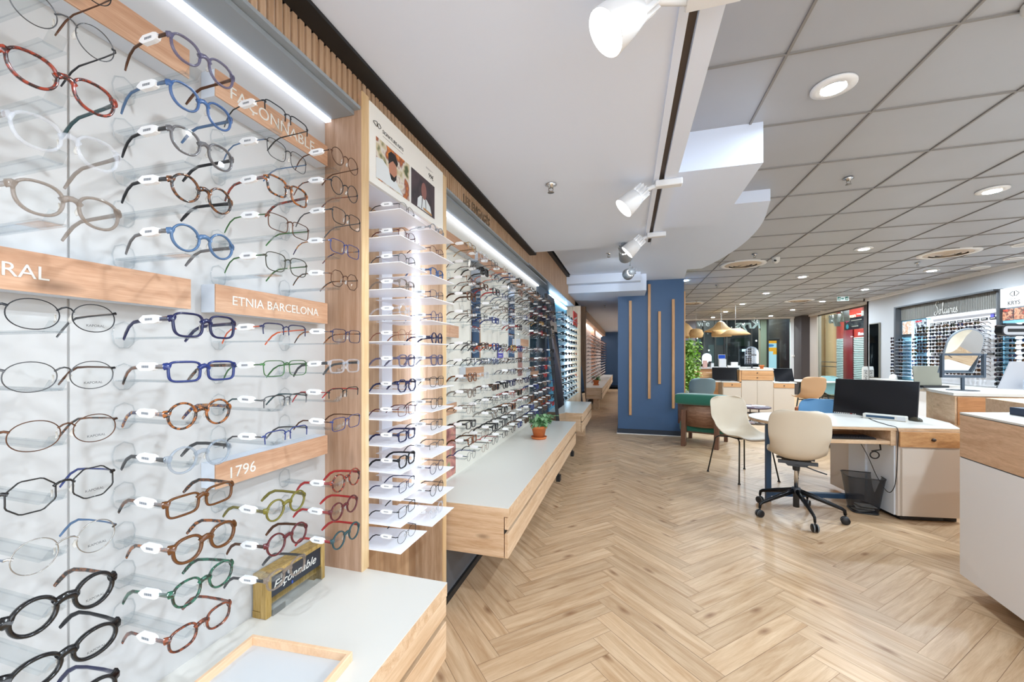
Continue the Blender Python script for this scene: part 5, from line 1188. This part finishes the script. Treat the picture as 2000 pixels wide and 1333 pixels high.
def tmirror(loc, k, rz, lab, nm='table_mirror'):
    t = emp(nm, lab, 'mirror', loc); Mz = Matrix.Translation(loc) @ Matrix.Rotation(rz, 4, 'Z') @ Matrix.Diagonal((k, k, k, 1))
    s = MB(); s.lathe([(0, 0), (.09, 0), (.09, .006), (0, .008)], 24, M=Mz); s.box(-.01, .01, -.01, .01, 0, .08, M=Mz); s.box(-.15, .15, -.01, .01, .07, .085, M=Mz); put('stand', s, DARKG, t)
    ar = [(-.14, .09), (.14, .09), (.14, .30)] + [(.14*cos(a), .30+.13*sin(a)) for a in [radians(180*i/14) for i in range(15)]]
    s = MB(); s.prism(ar, .0, .012, M=Mz, axis='y'); put('back', s, mat('mirror_rim', '#9aa6b2', .4, .2), t)
    s = MB(); s.prism([(x*.93, .09+(z-.09)*.94+.005) for x, z in ar], -.003, -.0005, M=Mz, axis='y'); put('glass', s, MIRROR, t)
tmirror((2.98, 11.2, 1.0), 1.25, .3, 'larger arched table mirror on the far counter by the dark storefront')
tmirror((2.15, 12.3, 1.0), .9, -.1, 'smaller arched table mirror on the far counter by the dark storefront')
# second row counter behind
t = emp('back_counter', 'long pale counter with oak drawers behind the workstation', 'counter', (2.3, 12, 0))
s = MB(); s.box(1.5, 3.5, 11.1, 12.6, .975, 1.0); put('white_top', s, WHITE, t)
s = MB(); s.box(1.55, 3.45, 11.15, 12.55, .04, .975); put('body', s, WOAK, t)
s = MB(); s.box(1.62, 1.98, 10.5, 10.85, .72, .90, bev=.003); d0 = put('drawer_unit', s, WOAK, label='small oak three-drawer box on the far workstation desk', cat='drawer box')
for k in range(3):
    s = MB(); s.box(1.63, 1.97, 10.492, 10.5, .725+.058*k, .778+.058*k, bev=.001); q_ = put('drawer', s, WOAK, d0)
for (x, y, z, w, h, c, l, nm) in [(1.93, 11.3, 1.0, .10, .19, '#e3b5a8', 'pink upright card box on the far counter', 'card_box'), (2.10, 11.3, 1.0, .07, .12, '#d9d9d9', 'small white bottle rack on the far counter', 'bottle_rack'), (2.42, 11.7, 1.0, .17, .22, '#e9eaec', 'white display card with a dark picture on the far counter', 'display_card'),
                         (2.75, 11.9, 1.0, .16, .14, '#dcdcdc', 'plain white box on the far counter', 'carton'), (2.62, 11.4, 1.0, .28, .06, '#eeeeee', 'low white tray on the far counter', 'paper_tray')]:
    s = MB(); s.box(x-w/2, x+w/2, y-.04, y+.04, z, z+h, bev=.003); put(nm, s, mat('item_'+c, c, .5), label=l, cat=nm.replace('_', ' '))
s = MB(); s.box(2.34, 2.50, 11.752, 11.759, 1.235, 1.33); put('desk_screen', s, emis('screen_blue', '#2f55b8', .8), label='small blue screen above the white display card', cat='screen')
s = MB(); s.box(2.335, 2.505, 11.76, 11.80, 1.22, 1.34); s.box(2.41, 2.43, 11.77, 11.79, 1.0, 1.22); put('terminal_stand', s, WHITE, label='white payment terminal stand on the far counter', cat='terminal')
leg_chair((1.28, 8.15, 0), radians(10), SLATE, 'slate grey shell chair beyond the walnut armchair', zs=.50, mleg=LEGM)
swivel((3.20, 8.58, 0), radians(4), TAN, 'tan shell swivel chair by the far round table', zs=.53)
leg_chair((4.35, 10.2, 0), radians(200), TEALS, 'pale teal shell chair at the far round table', zs=.46)
t = emp('round_table', 'small round white table near the glazed shopfront', 'table', (4.05, 10.6, 0))
s = MB(); s.lathe([(0, .72), (.48, .72), (.48, .745), (0, .745)], 40, M=Matrix.Translation((4.05, 10.6, 0))); put('table_top', s, WHITE, t)
for a in (45, 135, 225, 315):
    r = radians(a); s = MB(); s.tube([(4.05+.25*cos(r), 10.6+.25*sin(r), .72), (4.05+.35*cos(r), 10.6+.35*sin(r), 0)], .016, 8); put('leg', s, mat('leg_slate', '#3e5058', .5), t)
# hanging plants and rattan pendants
t = emp('hanging_plant', 'dense light green trailing plant beside the navy column', 'plant', (1.42, 9.75, 0))
LG = mat('leaf_bright', '#7fae3c', .5, noise=.3, nscale=40); LG2 = mat('leaf_bright_light', '#bcd77c', .5, noise=.2, nscale=40)
rr = random.Random(11); lf = MB(); stm = MB()
for q in range(26):
    x = 1.34+rr.uniform(-.15, .17)*1.0; y = 9.7+rr.uniform(-.25, .25); z = 1.62+rr.uniform(-.05, .12); pts_ = []
    for w in range(16):
        pts_.append((x, y, z)); x += rr.uniform(-.025, .025); y += rr.uniform(-.02, .02); z -= .075
        for _ in range(3):
            a = rr.uniform(0, 2*pi); leaf_mb(lf, (x, y, z), (cos(a), sin(a), rr.uniform(-.6, .3)), rr.uniform(.06, .10), rr.uniform(.024, .040), .03, rr.randrange(2))
    stm.tube(pts_, .003, 4)
put('stems', stm, LG, t); put('leaves', lf, [LG, LG2], t)
s = MB(); s.box(1.15, 1.50, 9.5, 9.9, 0, .55, bev=.01); put('planter', s, WHITE, t)
RAT = mat('rattan', '#c9a06a', .7, noise=.25, nscale=90, bump=.4)
def pendant(loc, prof, lab):
    t = emp('rattan_pendant', lab, 'pendant lamp', loc, group='rattan pendant lamps'); M = Matrix.Translation(loc)
    s = MB(); s.lathe(prof, 36, M=M); o = put('lamp_shade', s, RAT, t, fixn=False); so = o.modifiers.new('s', 'SOLIDIFY'); so.thickness = .006
    s = MB(); s.lathe([(0, .03), (.03, .02), (.04, -.01), (.03, -.04), (0, -.05)], 16, M=M @ Matrix.Translation((0, 0, prof[0][1]*.4))); put('bulb', s, emis('bulb_glow', '#fff0d8', 4.), t)
    s = MB(); s.tube([(loc[0], loc[1], loc[2]+prof[0][1]), (loc[0], loc[1], CZ)], .004, 6); put('cord', s, mat('cord_white', '#c9c9c9', .5), t)
pendant((2.62, 12.9, 2.03), [(.02, .29), (.09, .25), (.20, .11), (.42, .0), (.43, -.01)], 'wide hat-shaped rattan pendant lamp, largest of the group')
pendant((2.46, 12.0, 1.83), [(.20, .17), (.23, .12), (.24, .06), (.235, .0)], 'drum-shaped rattan pendant lamp under the hat-shaped one')
pendant((2.635, 11.3, 1.85), [(.14, .14), (.20, .10), (.33, .0), (.335, -.01)], 'flat conical rattan pendant lamp before the mirrored shop sign')
pendant((1.55, 12.3, 1.82), [(.02, .44), (.12, .38), (.24, .24), (.31, .06), (.31, .0)], 'domed rattan pendant lamp half hidden by the navy column')
pendant((1.76, 11.55, 1.79), [(.08, .23), (.14, .20), (.175, .11), (.15, .02), (.13, .0)], 'small rounded rattan pendant lamp beside the domed one')
# ------------------------------------------------------------------ right wall: sun display
RX = 5.43
RR_ = basis((0, -1, 0), (0, 0, 1))    # facing -X, reading towards the camera side
SW = emp('sun_display', 'recessed white wall display of sunglasses under a ribbed grey fascia', 'display unit', (RX, 9, .82))
RIB = mat('ribbed_grey', '#77756f', .5); DF = mat('display_frame', '#45484c', .45)
s = MB(); s.box(5.30, 5.44, 7.79, 10.13, 2.285, 2.31); s.box(5.30, 5.44, 10.08, 10.13, .82, 2.29); s.box(5.36, 5.44, 7.79, 7.83, .82, 2.29); put('frame', s, DF, SW)
s = MB(); s.box(5.40, 5.43, 7.83, 10.08, 2.02, 2.285)
y = 7.84
while y < 10.07: s.box(5.392, 5.402, y, y+.020, 2.02, 2.285); y += .032
put('ribbed_fascia', s, RIB, SW)
s = MB(); s.box(5.415, 5.429, 7.83, 9.28, .82, 2.02); put('white_panel', s, mat('sun_panel', '#dedcde', .45), SW)
s = MB(); s.box(5.415, 5.429, 9.28, 10.08, .82, 2.02); put('blue_panel', s, mat('sun_blue_panel', '#7db4cc', .4), SW)
s = MB(); s.box(5.33, 5.36, 7.84, 9.25, 2.0, 2.018); put('led_strip', s, LED, SW)
LEDB = emis('led_sun', '#e4f2ff', 4.)
for y in (9.72, 9.30):
    s = MB(); s.box(5.39, 5.412, y, y+.035, .85, 1.98); put('led_strip', s, LEDB, SW)
def script(parts, x, y0, z0, k, r, m, par, nm='lettering'):
    s = MB()
    for P in parts: s.tube(smooth([Vector((x, y0-p[0]*k, z0+p[1]*k)) for p in P], 5), r, 6)
    return put(nm, s, m, par)
# hand-drawn word Solaires
PS = [[(.62, 1.42), (.50, 1.60), (.30, 1.55), (.18, 1.25), (.38, .95), (.52, .65), (.38, .22), (.10, .02), (-.05, .20), (.15, .45)],
      [(.85, .62), (.72, .50), (.68, .25), (.80, .10), (.94, .28), (.88, .55), (.85, .62), (1.05, .52), (1.2, .55)], [(1.15, .50), (1.30, 1.05), (1.36, 1.35), (1.27, 1.38), (1.24, .9), (1.26, .3), (1.36, .10), (1.5, .3)],
      [(1.78, .58), (1.60, .55), (1.52, .28), (1.64, .10), (1.80, .32), (1.84, .56), (1.82, .22), (1.92, .10), (2.04, .36)], [(2.04, .36), (2.10, .58), (2.10, .22), (2.20, .10), (2.32, .36)], [(2.32, .36), (2.38, .62), (2.46, .50), (2.62, .56), (2.58, .22), (2.68, .10), (2.80, .30)],
      [(2.80, .30), (3.0, .46), (2.96, .62), (2.84, .52), (2.84, .22), (2.98, .08), (3.14, .28)], [(3.14, .28), (3.30, .66), (3.28, .40), (3.36, .20), (3.22, .06), (3.06, .14)], [(2.13, .82), (2.16, .86)]]
script(PS, 5.385, 9.13, 2.04, .155, .0055, WHITE, SW)
kk = ['square', 'panto', 'avi', 'rect', 'round']
def rsun(y, z, lab, grp, x=5.20, hi=False, c=None):
    glasses(R.choice(kk), 'sun', c or R.choice(['black', 'black', 'darktort', 'navy', 'darkgrey', 'tort']), (x, y, z), -pi/2 + R.uniform(-.15, .15), hi, lab, grp, lens=R.choice(['grey', 'brown', 'green', 'blue', 'grey']), name='sunglasses', cat='sunglasses', tag=False)
rowsA = [1.812-.0605*i for i in range(8)] + [1.275-.064*i for i in range(5)]
for cj in range(9):
    for ri, z in enumerate(rowsA):
        y = 9.20 - .158*cj
        rsun(y, z, 'sunglasses on the white panel of the right wall, %s row down, %s column' % (ORD[ri], ORD1[cj] if cj else 'far'), 'sunglasses on the white panel of the right wall')
s = MB()
for cj in range(9):
    for z in rowsA: s.box(5.21, 5.415, 9.20-.158*cj-.004, 9.20-.158*cj+.004, z-.011, z-.008)
put('acrylic_holder', s, ACR, SW, kind='stuff')
bl = MB(); wl = MB()
for cj in range(9):
    y = 9.22-.158*cj; bl.box(5.405, 5.414, y-.058, y+.058, 1.868, 1.905); wl.box(5.4035, 5.405, y-.040, y+.040, 1.881, 1.892)
for cj in (0, 1, 7): y = 9.22-.175*cj if cj == 7 else 9.20-.158*cj; bl.box(5.405, 5.414, y-.058, y+.058, 1.318, 1.352); wl.box(5.4035, 5.405, y-.040, y+.040, 1.330, 1.340)
put('brand_plate', bl, BLACK, SW, kind='stuff'); put('brand_plate_text', wl, WHITE, SW, kind='stuff')
s = MB(); s.box(5.40, 5.41, 7.93, 7.99, 1.90, 1.955); put('violet_tag', s, mat('card_violet', '#5a56b4', .4), SW)
for ti, (ya, yb, l) in enumerate(((9.80, 10.02, 'far blue tower'), (9.38, 9.66, 'nearer blue tower'))):
    for ri in range(11):
        z = .90 + .070*ri
        s = MB(); s.box(5.27, 5.41, ya, yb, z-.003, z); put('shelf', s, SHELFW, SW)
        rsun((ya+yb)/2, z+.023, 'sunglasses on shelf %d from the bottom of the %s on the right wall' % (ri+1, l), 'sunglasses on the blue towers of the right wall', x=5.30)
    t = emp('brand_poster', 'pale portrait poster at the top of the far blue tower' if ti == 0 else 'dark picture poster with a red heading on the nearer blue tower', 'poster', (5.4, ya, 1.75))
    s = MB(); s.box(5.398, 5.405, ya-.06, yb+.02, 1.74, 1.995); put('print', s, picture('tower_poster%d' % ti, ['#d8c2ac', '#c08a68', '#e6dccf', '#8c7a70'] if ti == 0 else ['#101822', '#24303c', '#c9d3da', '#0c0e12'], 12, 3.+ti*4), t)
    s = MB(); s.box(5.390, 5.397, ya-.06, yb+.02, 1.69, 1.735); put('dark_caption', s, mat('caption_dark', '#20262c', .5), t)
    if ti: text('lettering', 'CARRERA', .042, (5.3965, yb+.0, 1.955), RR_, emis('red_letters', '#e0202a', 1.2), t, ext=.002)
for ri in range(12):
    rsun(10.19, .92+.068*ri, 'sunglasses on the end rack of the right wall display, number %s from the floor' % ['lowest', 'second', 'third', 'fourth', 'fifth', 'sixth', 'seventh', 'eighth', 'ninth', 'tenth', 'eleventh', 'topmost'][ri], 'sunglasses on the end rack of the right wall', x=5.31)
s = MB(); s.box(5.395, 5.43, 10.18, 10.20, .86, 1.72); put('rack_post', s, ACR, SW)
s = MB()
for ri in range(12): s.box(5.31, 5.40, 10.187, 10.193, .906+.068*ri, .909+.068*ri)
put('rack_arm', s, ACR, SW, kind='stuff')
# the second lit tower
KT = emp('sun_display', 'lit blue sunglasses tower under a glowing KRYS sign box', 'display unit', (RX, 7.3, .82))
s = MB(); s.box(5.40, 5.43, 6.5, 7.785, .80, 2.0); put('blue_panel', s, mat('sun_blue_panel', '#7db4cc', .4), KT)
s = MB(); s.box(5.37, 5.43, 6.5, 7.785, 2.02, 2.30); put('sign_box', s, emis('sign_glow', '#f4fbff', 1.1), KT)
s = MB(); s.box(5.36, 5.43, 7.775, 7.795, .80, 2.31); put('frame', s, DF, KT)
s = MB(); s.box(5.385, 5.40, 6.5, 7.56, .84, 1.78); put('light_panel', s, emis('kt_glow', '#e9f6ff', 1.2), KT)
s = MB()
for sg in (1, -1):
    P_ = [(.02*sg, -.36), (.02*sg, .36), (.34*sg, .42), (.95*sg, .05), (.95*sg, -.05), (.34*sg, -.42)]
    s.tube([(5.367, 7.545-p[0]*.075-(0.0), 2.205+p[1]*.085) for p in P_], .0035, 6, closed=True)
put('logo_mark', s, INK, KT)
text('lettering', 'KRYS', .085, (5.3685, 7.655, 2.045), RR_, INK, KT, ext=.001)
text('lettering', 'SIGNATURE', .024, (5.3685, 7.645, 2.125), RR_, mat('grey_ink', '#9a9a9a', .5), KT, ext=.0006)
for i, (a, b_) in enumerate(((7.60, 7.77), (7.38, 7.585), (7.0, 7.36))):
    s = MB(); s.box(5.392, 5.399, a, b_, 1.83, 1.995); put('photo_print', s, picture('kphoto%d' % i, ['#6b3b32', '#a8694f', '#d59a78', '#3a2a2c', '#c8503a'], 14, 7.+i*2), KT)
for ri in range(13):
    z = .86+.071*ri
    s = MB(); s.box(5.25, 5.385, 6.5, 7.75, z-.003, z); put('shelf', s, clear('kt_shelf', '#e8f4fa', .12, haze=.35), KT)
    for cj, y in enumerate((7.68, 7.45, 7.25)):
        rsun(y, z+.023, 'sunglasses on shelf %d from the bottom of the KRYS tower, %s place' % (ri+1, ('far end', 'second', 'third')[cj]), 'sunglasses on the lit tower of the right wall', x=5.28)
# shelf ledge under both
s = MB(); s.box(5.10, 5.43, 6.2, 10.58, .795, .815); t = put('wall_ledge', s, WHITE, label='long white ledge under the sunglasses wall on the right', cat='ledge')
s = MB(); s.box(5.14, 5.43, 6.2, 10.58, .70, .795); put('ledge_fascia', s, GREYM, t)
s = MB(); s.box(5.2, 5.43, 6.2, 10.58, 0, .70); put('ledge_body', s, WPAINT, t)
s = MB(); s.lathe([(0, 0), (.07, 0), (.06, .06), (.045, .10), (0, .12)], 20, M=Matrix.Translation((5.25, 10.05, .815))); put('small_dome', s, mat('dome_white', '#e6dfd8', .5), label='small white dome ornament on the ledge below the far blue tower', cat='ornament')
# tall narrow mirror on the pillar
t = emp('pillar_mirror', 'tall narrow mirror on the white pillar between glazing and sunglasses wall', 'mirror', (5.42, 11.0, .8))
s = MB(); s.box(5.405, 5.429, 10.83, 11.23, .79, 2.05); put('frame', s, mat('mirror_frame', '#6f6a5e', .5), t)
s = MB(); s.box(5.402, 5.4045, 10.855, 11.205, .82, 2.03); put('glass', s, MIRROR, t)
t = emp('standing_sign', 'white standing sign board edge with handwriting by the pillar', 'sign', (5.3, 11.3, 0)); s = MB(); s.prism([(11.24, 0), (11.30, 0), (11.30, 1.0), (11.27, 1.06), (11.24, .98)], 5.30, 5.40, axis='x'); put('board', s, WHITE, t)
s = MB()
for z in (.93, .80, .68): s.tube(smooth([Vector((5.35+p[0]*.04, 11.238, z+p[1]*.04)) for p in [(-1, .6), (0, 1), (.6, .5), (-.4, -.2), (.5, -.9), (-.6, -1)]], 4), .004, 5)
put('handwriting', s, INK, t)
# ------------------------------------------------------------------ glazed shopfront (right, then back)
GL = clear('shop_glass', '#eef6f4', .05)
FRM = mat('shopfront_frame', '#4a3f3c', .5)
s = MB(); s.box(5.78, 5.80, 12.1, 14.75, .03, 2.56); put('window_1', s, GL, kind='structure')
b = MB(); b.box(5.74, 5.84, 11.36, 12.10, 0, CZ); b.box(5.76, 5.82, 12.1, 14.9, 2.56, 2.60); b.box(5.75, 5.83, 12.10, 12.18, 0, 2.6); b.box(5.76, 5.82, 12.1, 14.9, 0, .03); struct('window_1_frame', b, FRM)
b = MB(); b.box(5.43, 5.84, 11.30, 11.36, 0, CZ); struct('wall_right_return', b, WPAINT)
b = MB(); b.box(5.74, 5.86, 14.75, 15.25, 0, CZ); struct('wall_right_pier', b, mat('pier_beige', '#b7aca2', .6))
b = MB(); b.box(5.50, 5.80, 15.25, 15.95, 0, CZ); struct('wall_back_pier_dark', b, mat('pier_dark', '#463f3f', .6))
b = MB(); b.box(5.40, 5.50, 15.86, 15.94, 0, CZ); struct('wall_back_pier_white', b, WPAINT)
b = MB(); b.box(.88, 2.42, 15.86, 15.94, 0, CZ); struct('wall_back', b, mat('back_wall_grey', '#6d6b70', .6))
s = MB(); s.box(2.42, 5.40, 15.88, 15.90, .03, 2.60); put('window_2', s, GL, kind='structure')
b = MB()
for x in (2.42, 3.35, 4.72): b.box(x-.02, x+.02, 15.86, 15.94, 0, 2.62)
b.box(2.42, 5.40, 15.86, 15.94, 2.58, 2.62); b.box(2.42, 5.40, 15.86, 15.94, 0, .04); struct('window_2_frame', b, BLACK)
b = MB(); b.box(4.52, 4.77, 15.95, 16.2, 0, CZ); struct('wall_back_pier_stone', b, mat('stone_column', '#9d9784', .6))
# shop sign letters seen from behind
def krys_back(nm, lab, o, X, k):
    t = emp('shop_sign', lab, 'shop sign', o)
    text('lettering', 'Krys', k, o, X, mat('sign_letters', '#d6d6d8', .45), t, ext=k*.14, off=k*.018, shear=.12)
    return t
krys_back('a', 'large grey shop sign letters over the back entrance, read from behind', (4.54, 16.03, 2.29), basis((-1, 0, 0), (0, 0, 1)), .42)
krys_back('b', 'grey shop sign letters outside the right glazing, read from behind', (5.95, 13.40, 2.30), basis((0, 1, 0), (0, 0, 1)), .50)
s = MB(); s.box(5.45, 5.50, 15.81, 15.86, 1.28, 1.34); put('door_switch', s, WHITE, label='small white switch on the dark pier by the entrance', cat='switch')
# the mall outside
MG = mat('mall_floor', '#8b8680', .35); b = MB(); b.box(-1.0, 16, 16.2, 34, -.02, 0); b.box(5.9, 16, 5, 16.2, -.02, 0); struct('ground_mall', b, MG)
b = MB(); b.box(-1.0, 16, 16.2, 34, 3.6, 3.7); b.box(5.95, 16, 5, 16.2, 3.3, 3.4); struct('ceiling_mall', b, mat('mall_ceiling', '#a9a39a', .6))
b = MB(); b.box(16, 16.1, 5, 34, 0, 3.7); b.box(-1, 16, 34, 34.1, 0, 3.7); b.box(-1.1, -1, 17.3, 34.1, 0, 3.7); b.box(-1.1, 6, 15.95, 16.2, 2.66, 3.7); b.box(5.95, 16, 4.9, 5, 0, 3.7); struct('wall_mall', b, mat('mall_wall', '#6b716f', .6))  # includes an unseen left side wall added to block bright sky
# dark shop across the back entrance
b = MB(); b.box(-1.0, 7.0, 19.5, 19.6, 0, 3.6); struct('wall_dark_shop', b, mat('dark_shop', '#0d1216', .2))  # left end extended to keep bright sky out of the pillar mirror
t = emp('shop_fascia', 'black fascia of the shop opposite reading ivee', 'shop sign', (2.6, 19.4, 2.3)); s = MB(); s.box(2.55, 4.1, 19.35, 19.45, 2.40, 3.0); put('board', s, BLACK, t)
text('lettering', 'ivee', .36, (2.92, 19.34, 2.62), basis((1, 0, 0), (0, 0, 1)), emis('ivee_letters', '#d8dce0', .9), t, ext=.004)
s = MB(); s.box(2.9, 3.05, 19.34, 19.35, 2.44, 2.46); s.box(3.15, 3.4, 19.34, 19.35, 2.447, 2.453); put('printed_line', s, WHITE, t)
b = MB()
for x, c in ((3.25, 0), (3.7, 0), (4.15, 0), (5.1, 0)): b.box(x-.03, x+.03, 19.2, 19.3, 0, 3.2)
struct('window_3_frame', b, BLACK)
for i, (x, y, z, w, h, c, e_) in enumerate([(3.55, 19.3, 1.2, .22, 1.2, '#6f8c8c', .25), (4.75, 19.3, 1.9, .55, .35, '#39483f', .3), (4.9, 19.3, 1.55, .28, .10, '#bfe3f4', 1.8), (5.55, 19.2, 1.2, .2, .12, '#a9c8d8', .8), (5.55, 19.2, .95, .2, .08, '#a9c8d8', .7), (5.55, 19.2, .72, .2, .08, '#a9c8d8', .7), (2.78, 19.3, 1.25, .26, .26, '#9aa8aa', .5), (3.0, 19.3, 1.95, .28, .18, '#53727c', .5), (3.9, 19.3, 2.0, .4, .45, '#2f4a52', .4)]):
    s = MB(); s.box(x-w/2, x+w/2, y, y+.02, z-h/2, z+h/2); put('lit_shop_panel', s, emis('lit%d' % i, c, e_), label='dim lit panel %s in the dark shop opposite the back entrance' % ['tall pale', 'wide green-grey', 'bright blue-white', 'upper small blue', 'middle small blue', 'lower small blue', 'small square white', 'small grey-blue', 'broad dark teal'][i], cat='lit panel')
for i, (x, z) in enumerate([(3.42, 1.55), (5.25, 1.95), (4.95, 1.25), (2.95, 2.08)]):
    s = MB(); s.lathe([(0, -.03), (.02, -.02), (.028, 0), (.02, .02), (0, .03)], 10, M=Matrix.Translation((x, 19.1, z))); put('shop_spot', s, emis('shop_spot_glow', '#eef6ff', 8.), label='tiny bright spot light in the dark shop opposite, %s' % ['by the tall panel', 'uppermost toward the column', 'low near the blue panel', 'under the fascia'][i], cat='spotlight')
t = emp('info_totem', 'upright advertising totem with a yellow and pale blue lit screen outside the back entrance', 'totem', (5.15, 17.2, 0))
s = MB(); s.box(4.83, 5.52, 17.2, 17.35, 0, 1.98, bev=.02); put('body', s, mat('totem_black', '#15181c', .3), t)
s = MB(); s.box(4.96, 5.40, 17.195, 17.2, .35, 1.88); put('screen', s, emis('totem_screen', '#a9d0e0', 1.0), t)
s = MB(); s.box(4.96, 5.40, 17.19, 17.195, 1.78, 1.88); s.box(4.96, 5.40, 17.19, 17.195, 1.48, 1.62); s.box(5.28, 5.40, 17.19, 17.195, 1.36, 1.48); put('yellow_band', s, emis('totem_yellow', '#e0a024', 1.0), t)
s = MB(); s.prism([(5.20+.11*cos(a), 1.70+.05*sin(a)) for a in [2*pi*i/20 for i in range(20)]], 17.188, 17.195, axis='y'); s.box(5.04, 5.12, 17.19, 17.195, 1.3, 1.46); s.box(5.04, 5.12, 17.19, 17.195, .95, 1.1); put('blue_mark', s, emis('totem_blue', '#3f7fc0', .9), t)
s = MB(); s.box(6.0, 9.0, 21.5, 21.6, 0, 3.4); put('mall_partition', s, mat('mall_grey_panel', '#7d8582', .4), label='grey far wall of the mall seen through the entrance', cat='wall panel')
s = MB(); s.box(6.3, 8.2, 21.42, 21.49, 1.75, 2.15); put('bright_banner', s, emis('banner_glow', '#dff2ff', 2.2), label='bright white lit strip far in the mall', cat='light panel')
s = MB(); s.box(7.6, 8.1, 21.42, 21.49, .8, 1.7); put('mall_poster', s, picture('mall_print', ['#1a1212', '#b0483a', '#d9a088', '#140d0d'], 4, 2.), label='dark red poster far in the mall', cat='poster')
# right mall side: tan columns, red shop with shutters, direction sign
for y, l in ((17.13, 'nearer the totem'), (16.64, 'nearer the red shop')):
    s = MB(); s.lathe([(.15, 0), (.15, 3.38)], 28, M=Matrix.Translation((6.9, y, 0))); put('mall_column', s, mat('tan_column', '#c2a57c', .5), label='tan round column outside the right glazing, '+l, cat='column')
b = MB(); b.box(8.6, 8.7, 9, 21.4, 0, 3.3); struct('wall_red_shop', b, mat('red_shop', '#7b2018', .5))
for (y0, y1, l) in ((19.6, 20.5, 'wide left'), (18.15, 18.87, 'right')):
    s = MB(); z = 0.
    while z < 2.0: s.prism([(8.598, z), (8.57, z+.035), (8.598, z+.068)], y0, y1, axis='y'); z += .07
    put('roller_shutter', s, mat('shutter_grey', '#8fa0a2', .45), label='closed grey roller shutter of the red shop, '+l, cat='shutter')
s = MB(); s.box(8.55, 8.598, 18.88, 19.59, .35, 2.37); put('red_door', s, mat('dark_red_door', '#5d0d18', .3), label='dark red glossy door between the two shutters', cat='door')
t = emp('red_shop_sign', 'red shop sign reading han across the mall', 'shop sign', (8.58, 18.8, 2.7)); s = MB(); s.box(8.56, 8.598, 18.3, 19.4, 2.70, 3.02); put('board', s, mat('sign_red', '#a5261c', .4), t)
text('lettering', 'man', .34, (8.555, 19.22, 2.77), RR_, mat('cream_letters', '#e8d9b8', .5), t, ext=.004)
s = MB(); s.box(8.56, 8.598, 18.02, 18.28, 2.7, 3.02); put('pale_board', s, mat('pale_board', '#a9b3ae', .5), label='pale board beside the red shop sign', cat='board')
t = emp('direction_sign', 'dark blue hanging direction sign with a pink arrow and a turquoise disc', 'sign', (7.3, 16.0, 2.2)); s = MB(); s.box(7.28, 7.31, 15.2, 16.62, 2.20, 2.60); put('board', s, mat('sign_navy', '#1c2740', .4), t)
s = MB(); s.prism([(16.52, 2.50), (16.44, 2.56), (16.44, 2.525), (16.30, 2.525), (16.30, 2.475), (16.44, 2.475), (16.44, 2.44)], 7.272, 7.28, axis='x'); put('pink_arrow', s, emis('pink_arrow', '#d84a7c', .8), t)
s = MB(); s.prism(ell(16.40, 2.31, .08, .08), 7.272, 7.28, axis='x'); put('turquoise_disc', s, emis('turq', '#3aa6bc', .8), t)
s = MB()
for i in range(9): s.box(7.274, 7.28, 16.15-.07*i-.05, 16.15-.07*i, 2.48, 2.51)
for i in range(5): s.box(7.274, 7.28, 16.12-.08*i-.06, 16.12-.08*i, 2.28, 2.31)
put('direction_text', s, WHITE, t)
s = MB(); s.tube([(7.295, 16.4, 2.6), (7.295, 16.4, 3.3)], .008, 6); s.tube([(7.295, 15.5, 2.6), (7.295, 15.5, 3.3)], .008, 6); put('suspension', s, CHROME, t)
t = emp('illuminated_sign', 'white illuminated wall lettering beginning Hote above the right shutter', 'shop sign', (8.58, 18.3, 2.0)); text('lettering', 'Hote', .17, (8.56, 18.50, 2.10), RR_, emis('hote', '#cfe6ff', 2.2), t, ext=.01)
for z in (.95, 1.10):
    s = MB(); s.tube([(6.5, 15.3, z), (6.5, 16.9, z)], .012, 8); put('handrail', s, DARKG, label='thin metal rail outside the right glazing, %s' % ('lower' if z < 1 else 'upper'), cat='rail')
for (x, y, e_, l) in [(3.5, 17.6, 170, ''), (6.4, 18.3, 160, ''), (7.2, 14.2, 160, ''), (7.4, 18.9, 200, '')]:
    l_ = bpy.data.lights.new('mall_lamp', 'AREA'); l_.shape = 'DISK'; l_.size = .5; l_.energy = e_; o = bpy.data.objects.new('mall_lamp', l_); C.objects.link(o); o.location = (x, y, 3.28 if x > 6 and y < 16.2 else 3.58)
# ------------------------------------------------------------------ camera and world
cam = bpy.data.cameras.new('camera'); co = bpy.data.objects.new('camera', cam); C.objects.link(co)
cam.sensor_width = 36.; cam.sensor_fit = 'HORIZONTAL'; cam.lens = 36.*780/2000
co.location = (0, 0, 1.3); co.rotation_euler = (radians(90), 0, math.atan(225/780)); cam.shift_y = (696-666.5)/2000
cam.clip_start = .02; cam.clip_end = 100
sc.camera = co
w = bpy.data.worlds.new('world'); sc.world = w; w.use_nodes = True
w.node_tree.nodes['Background'].inputs[0].default_value = (.86, .93, 1, 1); w.node_tree.nodes['Background'].inputs[1].default_value = 3.6
sc.view_settings.view_transform = 'Standard'; sc.view_settings.look = 'None'; sc.view_settings.gamma = 1; sc.view_settings.exposure = EXPO
sc.view_settings.use_curve_mapping = False
cy = sc.cycles; cy.max_bounces = 9; cy.diffuse_bounces = 7; cy.glossy_bounces = 4; cy.transparent_max_bounces = 14; cy.caustics_reflective = False; cy.caustics_refractive = False; cy.sample_clamp_indirect = 6.
